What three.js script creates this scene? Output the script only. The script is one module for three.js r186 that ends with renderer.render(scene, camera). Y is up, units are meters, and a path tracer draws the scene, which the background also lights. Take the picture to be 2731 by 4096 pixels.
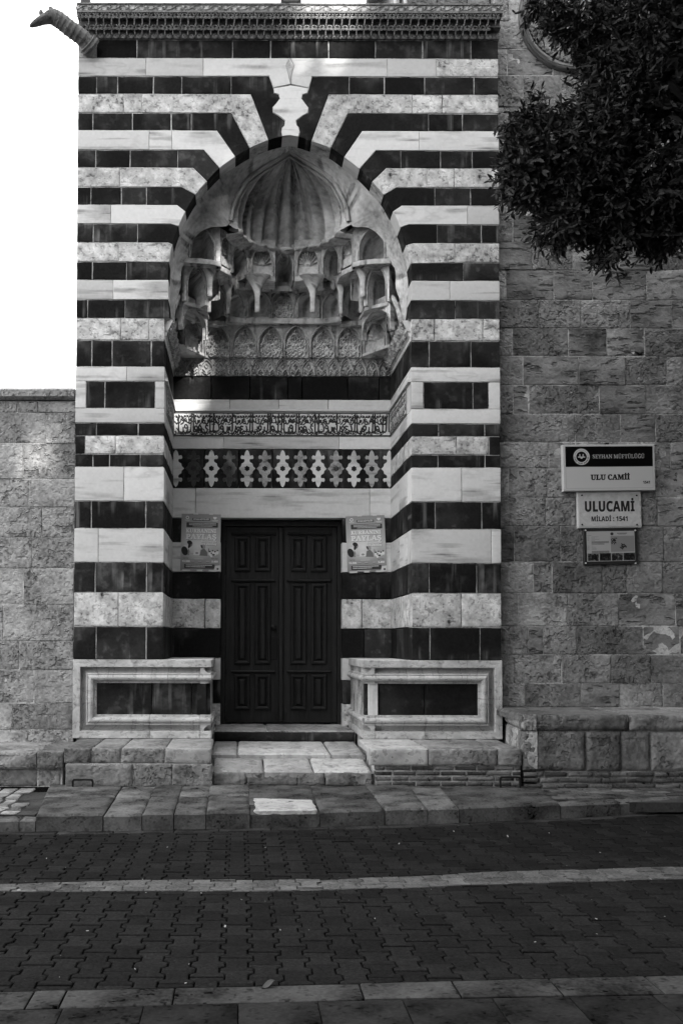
import * as THREE from 'three';
import { mergeGeometries } from 'three/addons/utils/BufferGeometryUtils.js';
import { ImprovedNoise } from 'three/addons/math/ImprovedNoise.js';

// ---------- camera, sky, sun, exposure ----------
const scene = new THREE.Scene();
const camera = new THREE.PerspectiveCamera(52.93, 2731 / 4096, 0.1, 600);
camera.rotation.order = 'YXZ';
camera.position.set(-0.537, 1.57, 11.4);
camera.rotation.set(THREE.MathUtils.degToRad(1.83), 0, THREE.MathUtils.degToRad(0.15));
camera.setViewOffset(2731, 4096, 409.5, -389, 2731, 4096);
const renderer = new THREE.WebGLRenderer();
renderer.toneMapping = THREE.LinearToneMapping;
renderer.toneMappingExposure = 2.85;
renderer.shadowMap.enabled = true;
{ // bright hazy white sky, a little brighter overhead
  const w = 256, h = 128, d = new Float32Array(w * h * 4);
  const N = new ImprovedNoise();
  for (let j = 0; j < h; j++) for (let i = 0; i < w; i++) {
    const el = (j + 0.5) / h * Math.PI - Math.PI / 2, az = (i + 0.5) / w * Math.PI * 2;
    const x = Math.cos(el) * Math.cos(az), y = Math.sin(el), z = Math.cos(el) * Math.sin(az);
    const cl = N.noise(x * 2.2 + 3, y * 3.1, z * 2.2) * 0.08 + N.noise(x * 5, y * 7, z * 5 + 9) * 0.04;
    const v = y > -0.02 ? 1.3 * (0.96 + 0.12 * Math.max(0, y) + cl) : 0.35;
    d.set([v, v, v, 1], (j * w + i) * 4);
  }
  const t = new THREE.DataTexture(d, w, h, THREE.RGBAFormat, THREE.FloatType);
  t.mapping = THREE.EquirectangularReflectionMapping; t.magFilter = THREE.LinearFilter; t.minFilter = THREE.LinearFilter;
  t.colorSpace = THREE.LinearSRGBColorSpace; t.needsUpdate = true;
  scene.background = t; scene.environment = t;
}
const SUN = new THREE.Vector3(0.307, 0.574, 0.759).normalize();
{
  const sun = new THREE.DirectionalLight(0xfffdfa, 3.6);
  sun.target.position.set(0, 3, 0); sun.position.copy(SUN).multiplyScalar(60).add(sun.target.position);
  sun.castShadow = true; sun.shadow.mapSize.set(4096, 4096);
  Object.assign(sun.shadow.camera, { left: -14, right: 14, top: 14, bottom: -14, near: 1, far: 120 });
  scene.add(sun, sun.target);
}

// ---------- helpers ----------
const mulberry = (a) => () => { a |= 0; a = a + 0x6D2B79F5 | 0; let t = Math.imul(a ^ a >>> 15, 1 | a); t = t + Math.imul(t ^ t >>> 7, 61 | t) ^ t; return ((t ^ t >>> 14) >>> 0) / 4294967296; };
const rng = mulberry(1541), R = (a = 0, b = 1) => a + (b - a) * rng();
const PN = new ImprovedNoise();
const used = {};
const numbered = (n) => { used[n] = (used[n] ?? -1) + 1; return used[n] ? n + '_' + String(used[n]).padStart(3, '0') : n; };
const V = (x, y, z) => new THREE.Vector3(x, y, z);
function mesh(name, geo, mat, parent) { const m = new THREE.Mesh(geo, mat); m.name = parent === scene ? numbered(name) : name; m.castShadow = m.receiveShadow = true; parent.add(m); return m; }
function tag(o, label, category, group, kind) { o.userData.label = label; if (category) o.userData.category = category; if (group) o.userData.group = group; if (kind) o.userData.kind = kind; return o; }
function thing(name, label, category, group, kind) { const g = new THREE.Group(); g.name = numbered(name); scene.add(g); return tag(g, label, category, group, kind); }
function part(name, parent) { const g = new THREE.Group(); g.name = name; parent.add(g); return g; }
const clampf = (v, a = 0, b = 1) => Math.min(b, Math.max(a, v)), mix = (a, b, t) => a + (b - a) * t, sstep = (a, b, v) => { const t = clampf((v - a) / (b - a)); return t * t * (3 - 2 * t); };

// tileable value-noise field in 0..1
function field(n, per, oct, seed, ax = 1, ay = 1, gain = 0.5) {
  const out = new Float32Array(n * n); let amp = 1, tot = 0;
  for (let o = 0; o < oct; o++) {
    const px = Math.max(1, Math.round(per * ax * 2 ** o)), py = Math.max(1, Math.round(per * ay * 2 ** o)), r = mulberry(seed * 977 + o * 131 + 7);
    const L = new Float32Array(px * py); for (let i = 0; i < L.length; i++) L[i] = r();
    const X0 = new Int32Array(n), X1 = new Int32Array(n), XF = new Float32Array(n);
    for (let i = 0; i < n; i++) { const f = i / n * px, k = Math.floor(f), t = f - k; X0[i] = k % px; X1[i] = (k + 1) % px; XF[i] = t * t * (3 - 2 * t); }
    for (let j = 0; j < n; j++) {
      const f = j / n * py, k = Math.floor(f), t0 = f - k, t = t0 * t0 * (3 - 2 * t0), a = (k % py) * px, b = ((k + 1) % py) * px;
      for (let i = 0; i < n; i++) { const u = XF[i], p = L[a + X0[i]] + (L[a + X1[i]] - L[a + X0[i]]) * u, q = L[b + X0[i]] + (L[b + X1[i]] - L[b + X0[i]]) * u; out[j * n + i] += amp * (p + (q - p) * t); }
    }
    tot += amp; amp *= gain;
  }
  for (let i = 0; i < out.length; i++) out[i] /= tot;
  return out;
}
const toS = (v) => v <= 0.0031308 ? v * 12.92 : 1.055 * Math.pow(v, 1 / 2.4) - 0.055;
function tex(n, size, fn, colour) { // fn(i, x, y) gives a linear value 0..1; size is metres per repeat
  const d = new Uint8Array(n * n * 4);
  for (let y = 0; y < n; y++) for (let x = 0; x < n; x++) { const i = y * n + x, v = clampf(fn(i, x, y)), b = Math.round((colour ? toS(v) : v) * 255); d[i * 4] = d[i * 4 + 1] = d[i * 4 + 2] = b; d[i * 4 + 3] = 255; }
  const t = new THREE.DataTexture(d, n, n, THREE.RGBAFormat); t.wrapS = t.wrapT = THREE.RepeatWrapping; t.magFilter = THREE.LinearFilter; t.minFilter = THREE.LinearMipmapLinearFilter; t.generateMipmaps = true;
  t.repeat.set(1 / size, 1 / size); if (colour) t.colorSpace = THREE.SRGBColorSpace; t.needsUpdate = true; return t;
}
function canvasTex(w, h, draw) { const c = document.createElement('canvas'); c.width = w; c.height = h; const g = c.getContext('2d'); draw(g, w, h); const t = new THREE.CanvasTexture(c); t.colorSpace = THREE.SRGBColorSpace; t.magFilter = THREE.LinearFilter; return t; }
function std(map, bump, bumpScale, tone = 1, rough = 0.9, extra = {}) {
  const m = new THREE.MeshPhysicalMaterial({ roughness: rough, specularIntensity: 0.3, ...extra }); m.color.setRGB(tone, tone, tone);
  if (map) m.map = map; if (bump) { m.bumpMap = bump; m.bumpScale = bumpScale; }
  return m;
}
const plain = (v, rough = 0.85, extra = {}) => std(null, null, 0, v, rough, extra);

// ---------- surface textures (all grey: the place is seen in black and white) ----------
const T = {};
{
  const n = 1024;
  { // veined marble: cloudy bands along the bed and fine streaks
    const a = field(n, 3, 6, 11, 0.7, 1.6), b = field(n, 2, 5, 12), c = field(n, 6, 5, 13, 0.4, 3), s = field(n, 64, 3, 14);
    const f2 = field(n, 10, 5, 17, 0.35, 5), val = (i) => { const band = Math.abs(((a[i] * 6 + b[i] * 2) % 1) - 0.5) * 2; return 0.72 - 0.36 * Math.pow(1 - band, 3) * sstep(0.3, 0.65, b[i]) - 0.4 * sstep(0.5, 0.75, c[i]) * (0.3 + b[i]) - 0.22 * sstep(0.55, 0.75, f2[i]) * sstep(0.4, 0.6, a[i]) - 0.1 * (s[i] - 0.5) + 0.14 * (b[i] - 0.5); };
    T.marble = tex(n, 1.7, val, true);
    const pit = field(n, 40, 3, 15), g = field(n, 8, 5, 16);
    T.marbleB = tex(n, 1.7, (i) => 0.6 + 0.3 * (g[i] - 0.5) - 0.5 * sstep(0.74, 0.85, pit[i]));
  }
  { // trodden marble: grey with dirt, chips and scuffs
    const a = field(n, 4, 6, 18), b = field(n, 10, 5, 19), c = field(n, 34, 4, 20);
    T.worn = tex(n, 1.2, (i) => 0.6 + 0.5 * (a[i] - 0.5) - 0.3 * sstep(0.5, 0.66, b[i]) * sstep(0.4, 0.6, a[i]) + 0.4 * (b[i] - 0.5) - 0.2 * sstep(0.58, 0.7, c[i]) + 0.2 * (c[i] - 0.5), true);
    T.wornB = tex(n, 1.2, (i) => 0.6 + 0.5 * (a[i] - 0.5) + 0.4 * (b[i] - 0.5) - 0.4 * sstep(0.58, 0.7, c[i]));
  }
  { // shelly portal limestone, pitted
    const a = field(n, 5, 6, 21), b = field(n, 14, 4, 22), p = field(n, 36, 3, 23), q = field(n, 9, 4, 24), cr = field(n, 6, 5, 25);
    const crack = (i) => sstep(0.012, 0.0, Math.abs(cr[i] - 0.5)) * sstep(0.5, 0.6, q[i]);
    const fine = field(n, 60, 3, 26), pits = (i) => clampf(0.8 * sstep(0.6, 0.74, p[i] * 0.85 + q[i] * 0.2) + 0.7 * sstep(0.62, 0.74, fine[i]) * sstep(0.4, 0.6, a[i]));
    T.lime = tex(n, 1.15, (i) => 0.58 + 0.6 * (a[i] - 0.5) + 0.62 * (b[i] - 0.5) - 0.25 * pits(i) - 0.22 * crack(i) + 0.3 * (fine[i] - 0.5), true);
    T.limeB = tex(n, 1.15, (i) => 0.7 + 0.25 * (a[i] - 0.5) + 0.35 * (b[i] - 0.5) - 0.6 * pits(i) - 0.4 * crack(i));
  }
  { // basalt with lime runs and grey bloom
    const a = field(n, 3, 6, 31), b = field(n, 28, 4, 32), st = field(n, 4, 5, 33, 9, 0.5), c = field(n, 5, 5, 34), g = field(n, 90, 2, 35), e = field(n, 12, 5, 36);
    T.basalt = tex(n, 1.9, (i) => 0.008 + 0.018 * sstep(0.45, 0.7, a[i]) + 0.12 * sstep(0.54, 0.8, st[i]) * sstep(0.45, 0.7, c[i]) + 0.05 * sstep(0.48, 0.85, e[i]) * sstep(0.42, 0.7, c[i]) + 0.04 * sstep(0.55, 0.8, b[i]) * sstep(0.4, 0.75, a[i]) + 0.01 * g[i], true);
    T.basaltB = tex(n, 1.9, (i) => 0.5 + 0.5 * (b[i] - 0.5) + 0.5 * (g[i] - 0.5) - 0.4 * sstep(0.7, 0.8, b[i]));
  }
  { // weathered ashlar: eaten, vesicular, with dark lichen
    const a = field(n, 4, 7, 41), p = field(n, 22, 4, 42, 1, 1.3), q = field(n, 5, 4, 43), s = field(n, 60, 3, 44), d = field(n, 9, 5, 45);
    const v = field(n, 48, 3, 49), eaten = (i) => sstep(0.36, 0.6, q[i]);
    const hole = (i) => clampf(sstep(0.52, 0.7, p[i]) * (0.3 + 0.7 * eaten(i)) + 0.6 * sstep(0.58, 0.72, v[i]) * eaten(i));
    T.ashlar = tex(n, 1.5, (i) => 0.5 + 0.55 * (a[i] - 0.5) - 0.2 * hole(i) + 0.4 * (s[i] - 0.5) + 0.4 * (d[i] - 0.5) + 0.25 * (p[i] - 0.5), true);
    T.ashlarB = tex(n, 1.5, (i) => 0.72 + 0.35 * (a[i] - 0.5) - 0.6 * hole(i) + 0.22 * (s[i] - 0.5) - 0.15 * eaten(i));
    const h = field(n, 5, 6, 46, 0.8, 3.2), k = field(n, 4, 6, 47), w = field(n, 30, 4, 48, 0.5, 1.6);
    T.tooled = tex(n, 1.5, (i) => 0.44 + 0.6 * (k[i] - 0.5) + 0.5 * (h[i] - 0.5) - 0.26 * sstep(0.56, 0.72, w[i]) * sstep(0.36, 0.56, k[i]) + 0.24 * (s[i] - 0.5) + 0.4 * (d[i] - 0.5), true);
    T.tooledB = tex(n, 1.5, (i) => 0.6 + 0.5 * (h[i] - 0.5) + 0.3 * (k[i] - 0.5) - 0.5 * sstep(0.58, 0.75, w[i]) + 0.2 * (s[i] - 0.5));
  }
  { // limewashed hood: stained, streaked and scuffed
    const a = field(n, 3, 6, 51), st = field(n, 3, 5, 52, 6, 0.5), b = field(n, 10, 5, 53), s = field(n, 50, 3, 54);
    T.plaster = tex(n, 1.6, (i) => 0.55 + 0.55 * (a[i] - 0.5) - 0.4 * sstep(0.5, 0.7, st[i]) * sstep(0.38, 0.56, b[i]) + 0.7 * (b[i] - 0.5) + 0.36 * (s[i] - 0.5), true);
    T.plasterB = tex(n, 1.6, (i) => 0.5 + 0.6 * (b[i] - 0.5) + 0.5 * (s[i] - 0.5));
  }
  { // paving, kerb and slab concrete / stone
    const a = field(n, 4, 6, 61), s = field(n, 90, 3, 62), p = field(n, 40, 3, 63), d = field(n, 8, 5, 64);
    T.slab = tex(n, 1.3, (i) => 0.42 + 0.7 * (a[i] - 0.5) + 0.34 * (s[i] - 0.5) + 0.6 * (d[i] - 0.5) - 0.2 * sstep(0.66, 0.8, p[i]), true);
    T.slabB = tex(n, 1.3, (i) => 0.6 + 0.3 * (a[i] - 0.5) + 0.3 * (s[i] - 0.5) - 0.4 * sstep(0.66, 0.8, p[i]) + 0.4 * (d[i] - 0.5));
    T.paver = tex(n, 0.9, (i) => 0.32 + 0.1 * (a[i] - 0.5) + 0.34 * (s[i] - 0.5) + 0.6 * sstep(0.83, 0.9, s[i]) + 0.1 * (d[i] - 0.5), true);
    T.paverB = tex(n, 0.9, (i) => 0.5 + 0.6 * (s[i] - 0.5) - 0.5 * sstep(0.7, 0.8, p[i]));
  }
  { const m = 512, a = field(m, 4, 6, 71, 8, 0.6), b = field(m, 3, 5, 72), s = field(m, 20, 3, 73, 3, 0.5);
    T.wood = tex(m, 0.8, (i) => 0.3 + 0.4 * (a[i] - 0.5) + 0.2 * (b[i] - 0.5) + 0.5 * sstep(0.72, 0.85, s[i]) * sstep(0.5, 0.65, b[i]), true);
    T.woodB = tex(m, 0.8, (i) => a[i]); }
}
const tones = (map, bump, bs, list, rough, spec = 0.3) => list.map((t) => std(map, bump, bs, t, rough, { specularIntensity: spec }));
const MAT = {
  M: tones(T.marble, T.marbleB, 0.002, [0.92, 0.82, 0.97, 0.74], 0.6),
  N: tones(T.worn, T.wornB, 0.006, [0.74, 0.6, 0.46, 0.38], 0.75),
  L: tones(T.lime, T.limeB, 0.006, [0.95, 0.84, 1, 0.9], 0.9),
  D: tones(T.basalt, T.basaltB, 0.004, [0.75, 0.9, 1, 0.65], 0.85, 0.15),
  A: tones(T.ashlar, T.ashlarB, 0.028, [0.64, 0.57, 0.52, 0.6], 0.95),
  W: tones(T.tooled, T.tooledB, 0.03, [0.44, 0.38, 0.5, 0.34], 0.95),
  WL: tones(T.ashlar, T.ashlarB, 0.03, [0.44, 0.37, 0.5, 0.32], 0.95),
  Q: tones(T.ashlar, T.ashlarB, 0.018, [0.38, 0.31, 0.43, 0.26], 0.95),
  S: tones(T.slab, T.slabB, 0.008, [0.2, 0.165, 0.23, 0.14], 0.95, 0.05),
  P: tones(T.paver, T.paverB, 0.003, [0.046, 0.041, 0.052, 0.036], 0.95, 0.02),
  plaster: std(T.plaster, T.plasterB, 0.012, 0.9, 0.92),
  mortar: std(T.slab, T.slabB, 0.004, 0.8, 0.95), grout: plain(0.006, 1, { specularIntensity: 0 }), dirt: std(T.slab, null, 0, 0.12, 0.95),
  wood: std(T.wood, T.woodB, 0.004, 0.045, 0.45, { specularIntensity: 0.5 }), iron: plain(0.012, 0.5, { metalness: 0.2 }),
};
const pick = (a) => a[Math.floor(rng() * a.length) % a.length];

// A dressed stone: a slightly rounded, uneven face on the quad a-b-c-d (counter-clockwise from the lower left) with sides going back by depth.
function stone(a, b, c, d, depth, o = {}) {
  const { ch = 0.004, gap = 0.003, seg = 0.25, rough = 0, wob = 0, scale = 6, rot = false, bevel = 1, bulge = 0 } = o;
  const A = V(...a), B = V(...b), C = V(...c), D = V(...d), U = B.clone().sub(A), W = D.clone().sub(A), n = U.clone().cross(W).normalize();
  const lu = (U.length() + C.distanceTo(D)) / 2, lw = (W.length() + C.distanceTo(B)) / 2;
  const nu = Math.max(1, Math.round(lu / seg)), nw = Math.max(1, Math.round(lw / seg)), us = [gap / lu, (gap + ch) / lu], ws = [gap / lw, (gap + ch) / lw];
  for (let i = 1; i < nu; i++) us.push(mix((gap + ch) / lu, 1 - (gap + ch) / lu, i / nu)); us.push(1 - (gap + ch) / lu, 1 - gap / lu);
  for (let i = 1; i < nw; i++) ws.push(mix((gap + ch) / lw, 1 - (gap + ch) / lw, i / nw)); ws.push(1 - (gap + ch) / lw, 1 - gap / lw);
  const pos = [], uv = [], idx = [], ou = R(0, 9), ov = R(0, 9), sd = R(0, 99), NX = us.length, NY = ws.length, grid = [];
  const putUV = (x, y) => rot ? uv.push(y + ou, x + ov) : uv.push(x + ou, y + ov);
  for (let j = 0; j < NY; j++) for (let i = 0; i < NX; i++) {
    let u = us[i], w = ws[j]; const ex = i === 0 || i === NX - 1, ey = j === 0 || j === NY - 1;
    if (wob) { const e = (0.5 + 0.5 * PN.noise(u * lu * 9 + sd, w * lw * 9, sd * 1.7)) * wob; if (i < 2) u += e / lu; if (i > NX - 3) u -= e / lu; const f = (0.5 + 0.5 * PN.noise(u * lu * 9, w * lw * 9 + sd, sd * 2.3)) * wob; if (j < 2) w += f / lw; if (j > NY - 3) w -= f / lw; }
    const p = A.clone().multiplyScalar((1 - u) * (1 - w)).addScaledVector(B, u * (1 - w)).addScaledVector(C, u * w).addScaledVector(D, (1 - u) * w);
    let h = 0; if (rough) h += rough * (PN.noise(p.x * scale + sd, p.y * scale, p.z * scale) + 0.5 * PN.noise(p.x * scale * 2.3, p.y * scale * 2.3 + sd, p.z * scale * 2.3));
    if (bulge) h += bulge * Math.sin(Math.PI * u) * Math.sin(Math.PI * w);
    if (ex || ey) h = h * 0.4 - ch * bevel;
    p.addScaledVector(n, h); grid.push(p); pos.push(p.x, p.y, p.z); putUV(u * lu, w * lw);
  }
  for (let j = 0; j < NY - 1; j++) for (let i = 0; i < NX - 1; i++) { const k = j * NX + i; idx.push(k, k + 1, k + NX + 1, k, k + NX + 1, k + NX); }
  const strip = (list) => { // list of grid indices along an edge, outward on the right-hand side
    const s = pos.length / 3; let run = 0;
    list.forEach((g, k) => { const p = grid[g], q = p.clone().addScaledVector(n, -depth); if (k) run += p.distanceTo(grid[list[k - 1]]); pos.push(p.x, p.y, p.z, q.x, q.y, q.z); putUV(run, 0); putUV(run, depth); });
    for (let k = 0; k < list.length - 1; k++) { const e = s + k * 2; idx.push(e, e + 1, e + 3, e, e + 3, e + 2); }
  };
  const row = (j) => us.map((_, i) => j * NX + i), col = (i) => ws.map((_, j) => j * NX + i);
  strip(row(0)); strip(col(NX - 1)); strip(row(NY - 1).reverse()); strip(col(0).reverse());
  const g = new THREE.BufferGeometry(); g.setAttribute('position', new THREE.Float32BufferAttribute(pos, 3)); g.setAttribute('uv', new THREE.Float32BufferAttribute(uv, 2)); g.setIndex(idx); g.computeVertexNormals(); return g;
}
const wallStone = (x0, x1, y0, y1, z, depth, o) => stone([x0, y0, z], [x1, y0, z], [x1, y1, z], [x0, y1, z], depth, o);
// flat-topped slab on the ground: quad given as [x,z] front-left, front-right, back-right, back-left with its top at height y
const slabStone = (q, y, depth, o) => stone([q[0][0], q[0][2] ?? y, q[0][1]], [q[1][0], q[1][2] ?? y, q[1][1]], [q[2][0], q[2][2] ?? y, q[2][1]], [q[3][0], q[3][2] ?? y, q[3][1]], depth, o);
function shapeOf(pts, holes = []) { const s = new THREE.Shape(pts.map((p) => new THREE.Vector2(p[0], p[1]))); for (const h of holes) s.holes.push(new THREE.Path(h.map((p) => new THREE.Vector2(p[0], p[1])))); return s; }
function slab2(pts, zFront, depth, { bevel = 0.004, gap = 0.003, holes = [], segs = 1 } = {}) { // polygon in x,y with its face at zFront
  const g = new THREE.ExtrudeGeometry(shapeOf(pts, holes), { depth: depth - bevel, bevelEnabled: bevel > 0, bevelThickness: bevel, bevelSize: bevel, bevelOffset: -bevel - gap, bevelSegments: segs, steps: 1 });
  g.translate(0, 0, zFront - depth); const u = g.attributes.uv, a = R(0, 9), b = R(0, 9); for (let i = 0; i < u.count; i++) u.setXY(i, u.getX(i) + a, u.getY(i) + b); return g;
}
function box(x0, x1, y0, y1, z0, z1) { const g = new THREE.BoxGeometry(x1 - x0, y1 - y0, z1 - z0); const u = g.attributes.uv, dims = [[z1 - z0, y1 - y0], [z1 - z0, y1 - y0], [x1 - x0, z1 - z0], [x1 - x0, z1 - z0], [x1 - x0, y1 - y0], [x1 - x0, y1 - y0]]; const a = R(0, 9), b = R(0, 9); for (let i = 0; i < u.count; i++) { const [p, q] = dims[Math.floor(i / 4)]; u.setXY(i, u.getX(i) * p + a, u.getY(i) * q + b); } g.translate((x0 + x1) / 2, (y0 + y1) / 2, (z0 + z1) / 2); return g; }
// relief carved from a drawing: light is high. w x h metres, centred at the origin, facing +z
function relief(w, h, nx, ny, depth, draw, keep) {
  const S = 4, c = document.createElement('canvas'); c.width = nx * S; c.height = ny * S; const g2 = c.getContext('2d'); g2.fillStyle = '#000'; g2.fillRect(0, 0, c.width, c.height); draw(g2, c.width, c.height);
  const d = g2.getImageData(0, 0, c.width, c.height).data, g = new THREE.PlaneGeometry(w, h, nx, ny), p = g.attributes.position, u = g.attributes.uv;
  for (let j = 0; j <= ny; j++) for (let i = 0; i <= nx; i++) {
    let s = 0, k = 0; for (let b = -1; b < 2; b++) for (let a = -1; a < 2; a++) { const X = Math.min(c.width - 1, Math.max(0, i * S + a)), Y = Math.min(c.height - 1, Math.max(0, j * S + b)); s += d[(Y * c.width + X) * 4]; k++; }
    const q = j * (nx + 1) + i; p.setZ(q, s / k / 255 * depth);
  }
  for (let i = 0; i < u.count; i++) u.setXY(i, p.getX(i) + 3, p.getY(i) + 3);
  if (keep) { const id = g.index.array, out = []; for (let i = 0; i < id.length; i += 3) { const x = (p.getX(id[i]) + p.getX(id[i + 1]) + p.getX(id[i + 2])) / 3, y = (p.getY(id[i]) + p.getY(id[i + 1]) + p.getY(id[i + 2])) / 3; if (keep(x, y)) out.push(id[i], id[i + 1], id[i + 2]); } g.setIndex(out); }
  g.computeVertexNormals(); return g;
}

// ---------- ground, street, pavement ----------
{
  const g = new THREE.PlaneGeometry(500, 500, 1, 1); g.rotateX(-Math.PI / 2); g.translate(0, -0.05, 0);
  const u = g.attributes.uv; for (let i = 0; i < 4; i++) u.setXY(i, u.getX(i) * 500, u.getY(i) * 500);
  tag(mesh('ground', g, MAT.dirt, scene), 'dark ground under the street and the yards', null, null, 'structure');
}
const lin = (pts) => (x) => { let i = 0; while (i < pts.length - 2 && x > pts[i + 1][0]) i++; const [a, b] = [pts[i], pts[i + 1]]; return a[1] + (b[1] - a[1]) * (x - a[0]) / (b[0] - a[0]); };
const kerbZ = lin([[-2.46, 2.86], [-1.48, 2.78], [-0.44, 2.64], [0.42, 2.55], [1.31, 2.37], [2.49, 2.09], [3.54, 1.74]]);
const bandA = lin([[-2.08, 4.68], [-1.12, 4.58], [-0.24, 4.535], [0.04, 4.54], [1.475, 4.258], [2.587, 4.119]]);
const bandB = lin([[-2.03, 4.886], [-1.09, 4.863], [-0.25, 4.841], [0.01, 4.825], [1.37, 4.627], [2.43, 4.487]]);
const edgeA = lin([[-1.6, 6.74], [-0.02, 6.623], [1.56, 6.489]]), edgeB = lin([[-1.55, 6.962], [-0.045, 6.828], [1.455, 6.742]]);
{
  const street = thing('street', 'block paved street with a pale band of blocks across it', null, null, 'structure');
  { const s = shapeOf([[-9, -1.2], [11, -0.6], [11, -16], [-9, -16]]); const g = new THREE.ShapeGeometry(s); g.rotateX(-Math.PI / 2); g.translate(0, -0.014, 0); mesh('bedding', g, MAT.grout, street); }
  const clip = (poly, f, sign) => { // keep sign * (z - f(x)) >= 0
    const out = [], val = (p) => sign * (p[1] - f(p[0]));
    for (let i = 0; i < poly.length; i++) { const a = poly[i], b = poly[(i + 1) % poly.length], va = val(a), vb = val(b); if (va >= 0) out.push(a); if ((va >= 0) !== (vb >= 0)) { const t = va / (va - vb); out.push([a[0] + (b[0] - a[0]) * t, a[1] + (b[1] - a[1]) * t]); } }
    return out;
  };
  const area = (p) => Math.abs(p.reduce((s, a, i) => { const b = p[(i + 1) % p.length]; return s + a[0] * b[1] - a[1] * b[0]; }, 0) / 2);
  const flat = (poly, y, depth, bevel, gap) => { const g = new THREE.ExtrudeGeometry(shapeOf(poly.map((p) => [p[0], -p[1]])), { depth: depth - bevel, bevelEnabled: true, bevelThickness: bevel, bevelSize: bevel, bevelOffset: -bevel - gap, bevelSegments: 1, steps: 1 }); g.rotateX(-Math.PI / 2); g.translate(0, y - depth, 0); const u = g.attributes.uv, a = R(0, 9), b = R(0, 9); for (let i = 0; i < u.count; i++) u.setXY(i, u.getX(i) + a, u.getY(i) + b); return g; };
  const W = 0.139, Ln = 0.2, hd = 0.083, ws = 0.056, found = [];
  const outline = (x, z) => { const j = () => R(-0.0015, 0.0015); return [[-hd, 0], [hd, 0], [hd, 0.04], [ws, 0.062], [ws, 0.138], [hd, 0.16], [hd, Ln], [-hd, Ln], [-hd, 0.16], [-ws, 0.138], [-ws, 0.062], [-hd, 0.04]].map(([a, b]) => [x + a + j(), z + b + j()]); };
  for (let c = -27; c < 42; c++) for (let r = 5; r < 36; r++) {
    const x = c * W + 0.012, z = r * Ln + (c & 1 ? Ln / 2 : 0) + 0.03 - x * 0.004;
    if (z > 7 || z < kerbZ(x) - 0.3) continue;
    const p = outline(x, z);
    const far = clip(clip(p, (q) => kerbZ(q) + 0.13, 1), bandA, -1), near = clip(clip(p, bandB, 1), edgeA, -1);
    for (const q of [far, near]) if (q.length > 2 && area(q) > 0.002) found.push({ q, x, z, m: pick(MAT.P) });
  }
  const pale = [std(T.paver, T.paverB, 0.003, 0.27, 0.95, { specularIntensity: 0.03 }), std(T.paver, T.paverB, 0.003, 0.22, 0.95, { specularIntensity: 0.03 }), std(T.slab, T.slabB, 0.004, 0.19, 0.95, { specularIntensity: 0.03 })];
  for (let c = -27; c < 42; c++) for (let r = 19; r < 26; r++) { const x = c * W + 0.06, z = r * Ln + (c & 1 ? Ln / 2 : 0) + 0.08, q = clip(clip(outline(x, z), bandA, 1), bandB, -1); if (q.length > 2 && area(q) > 0.0015) found.push({ q, x, z, m: pick(pale), pale: 1 }); }
  const inView = (o) => { const d = 11.4 - o.z; return o.x > -0.537 - 0.228 * d && o.x < -0.537 + 0.428 * d; };
  found.sort((a, b) => (inView(b) - inView(a)) || ((b.pale ?? 0) - (a.pale ?? 0)) || (b.z - a.z));
  const rest = new Map();
  found.forEach((o, i) => {
    const y = (o.pale ? 0.002 : 0) + R(-0.004, 0.004) + 0.006 * PN.noise(o.x * 1.3, o.z * 1.3, 4), g = flat(o.q, y, 0.035, 0.004, o.pale ? 0.002 : 0.0045);
    if (i < 300) mesh(o.pale ? 'pale_paving_block' : 'paving_block', g, o.m, street); else { if (!rest.has(o.m)) rest.set(o.m, []); rest.get(o.m).push(g); }
  });
  for (const [m, l] of rest) { const k = mesh('paving_blocks', mergeGeometries(l), m, street); k.userData.kind = 'stuff'; }
  // gutter slabs along the kerb, edging slabs and flags on the near side
  for (let x = -4.2; x < 6; ) { const x1 = x + R(0.34, 0.5); mesh('gutter_slab', slabStone([[x, kerbZ(x) + 0.125], [x1, kerbZ(x1) + 0.125], [x1, kerbZ(x1) - 0.01], [x, kerbZ(x) - 0.01]], R(-0.006, 0), 0.05, { ch: 0.006, seg: 0.1, rough: 0.002 }), std(T.slab, T.slabB, 0.006, R(0.05, 0.08), 0.95, { specularIntensity: 0.03 }), street); x = x1; }
  const ex = [-4, -3.4, -2.9, -2.45, -2.0, -1.449,-1.307,-.822, .02, .45, .91, 1.37, 1.9, 2.4, 2.95, 3.5, 4.2, 5];
  for (let i = 0; i < ex.length - 1; i++) { const [a, b] = [ex[i], ex[i + 1]]; mesh('edging_slab', slabStone([[a, edgeB(a)], [b, edgeB(b)], [b, edgeA(b)], [a, edgeA(a)]], R(0.002, 0.006), 0.06, { ch: 0.005, gap: 0.002, seg: 0.08, rough: 0.002, wob: 0.004 }), std(T.slab, T.slabB, 0.006, R(0.08, 0.115), 0.95, { specularIntensity: 0.03 }), street); }
  for (let r = 0; r < 4; r++) for (let x = -3.2 + (r & 1) * 0.19; x < 4.4; ) { const x1 = x + R(0.33, 0.42), s0 = r * 0.34, s1 = s0 + 0.34; mesh('flagstone', slabStone([[x, edgeB(x) + s1], [x1, edgeB(x1) + s1], [x1, edgeB(x1) + s0], [x, edgeB(x) + s0]], R(-0.003, 0.002), 0.05, { ch: 0.004, gap: 0.002, seg: 0.1, rough: 0.002 }), std(T.slab, T.slabB, 0.005, R(0.03, 0.048), 0.95, { specularIntensity: 0.03 }), street); x = x1; }
}
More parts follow.
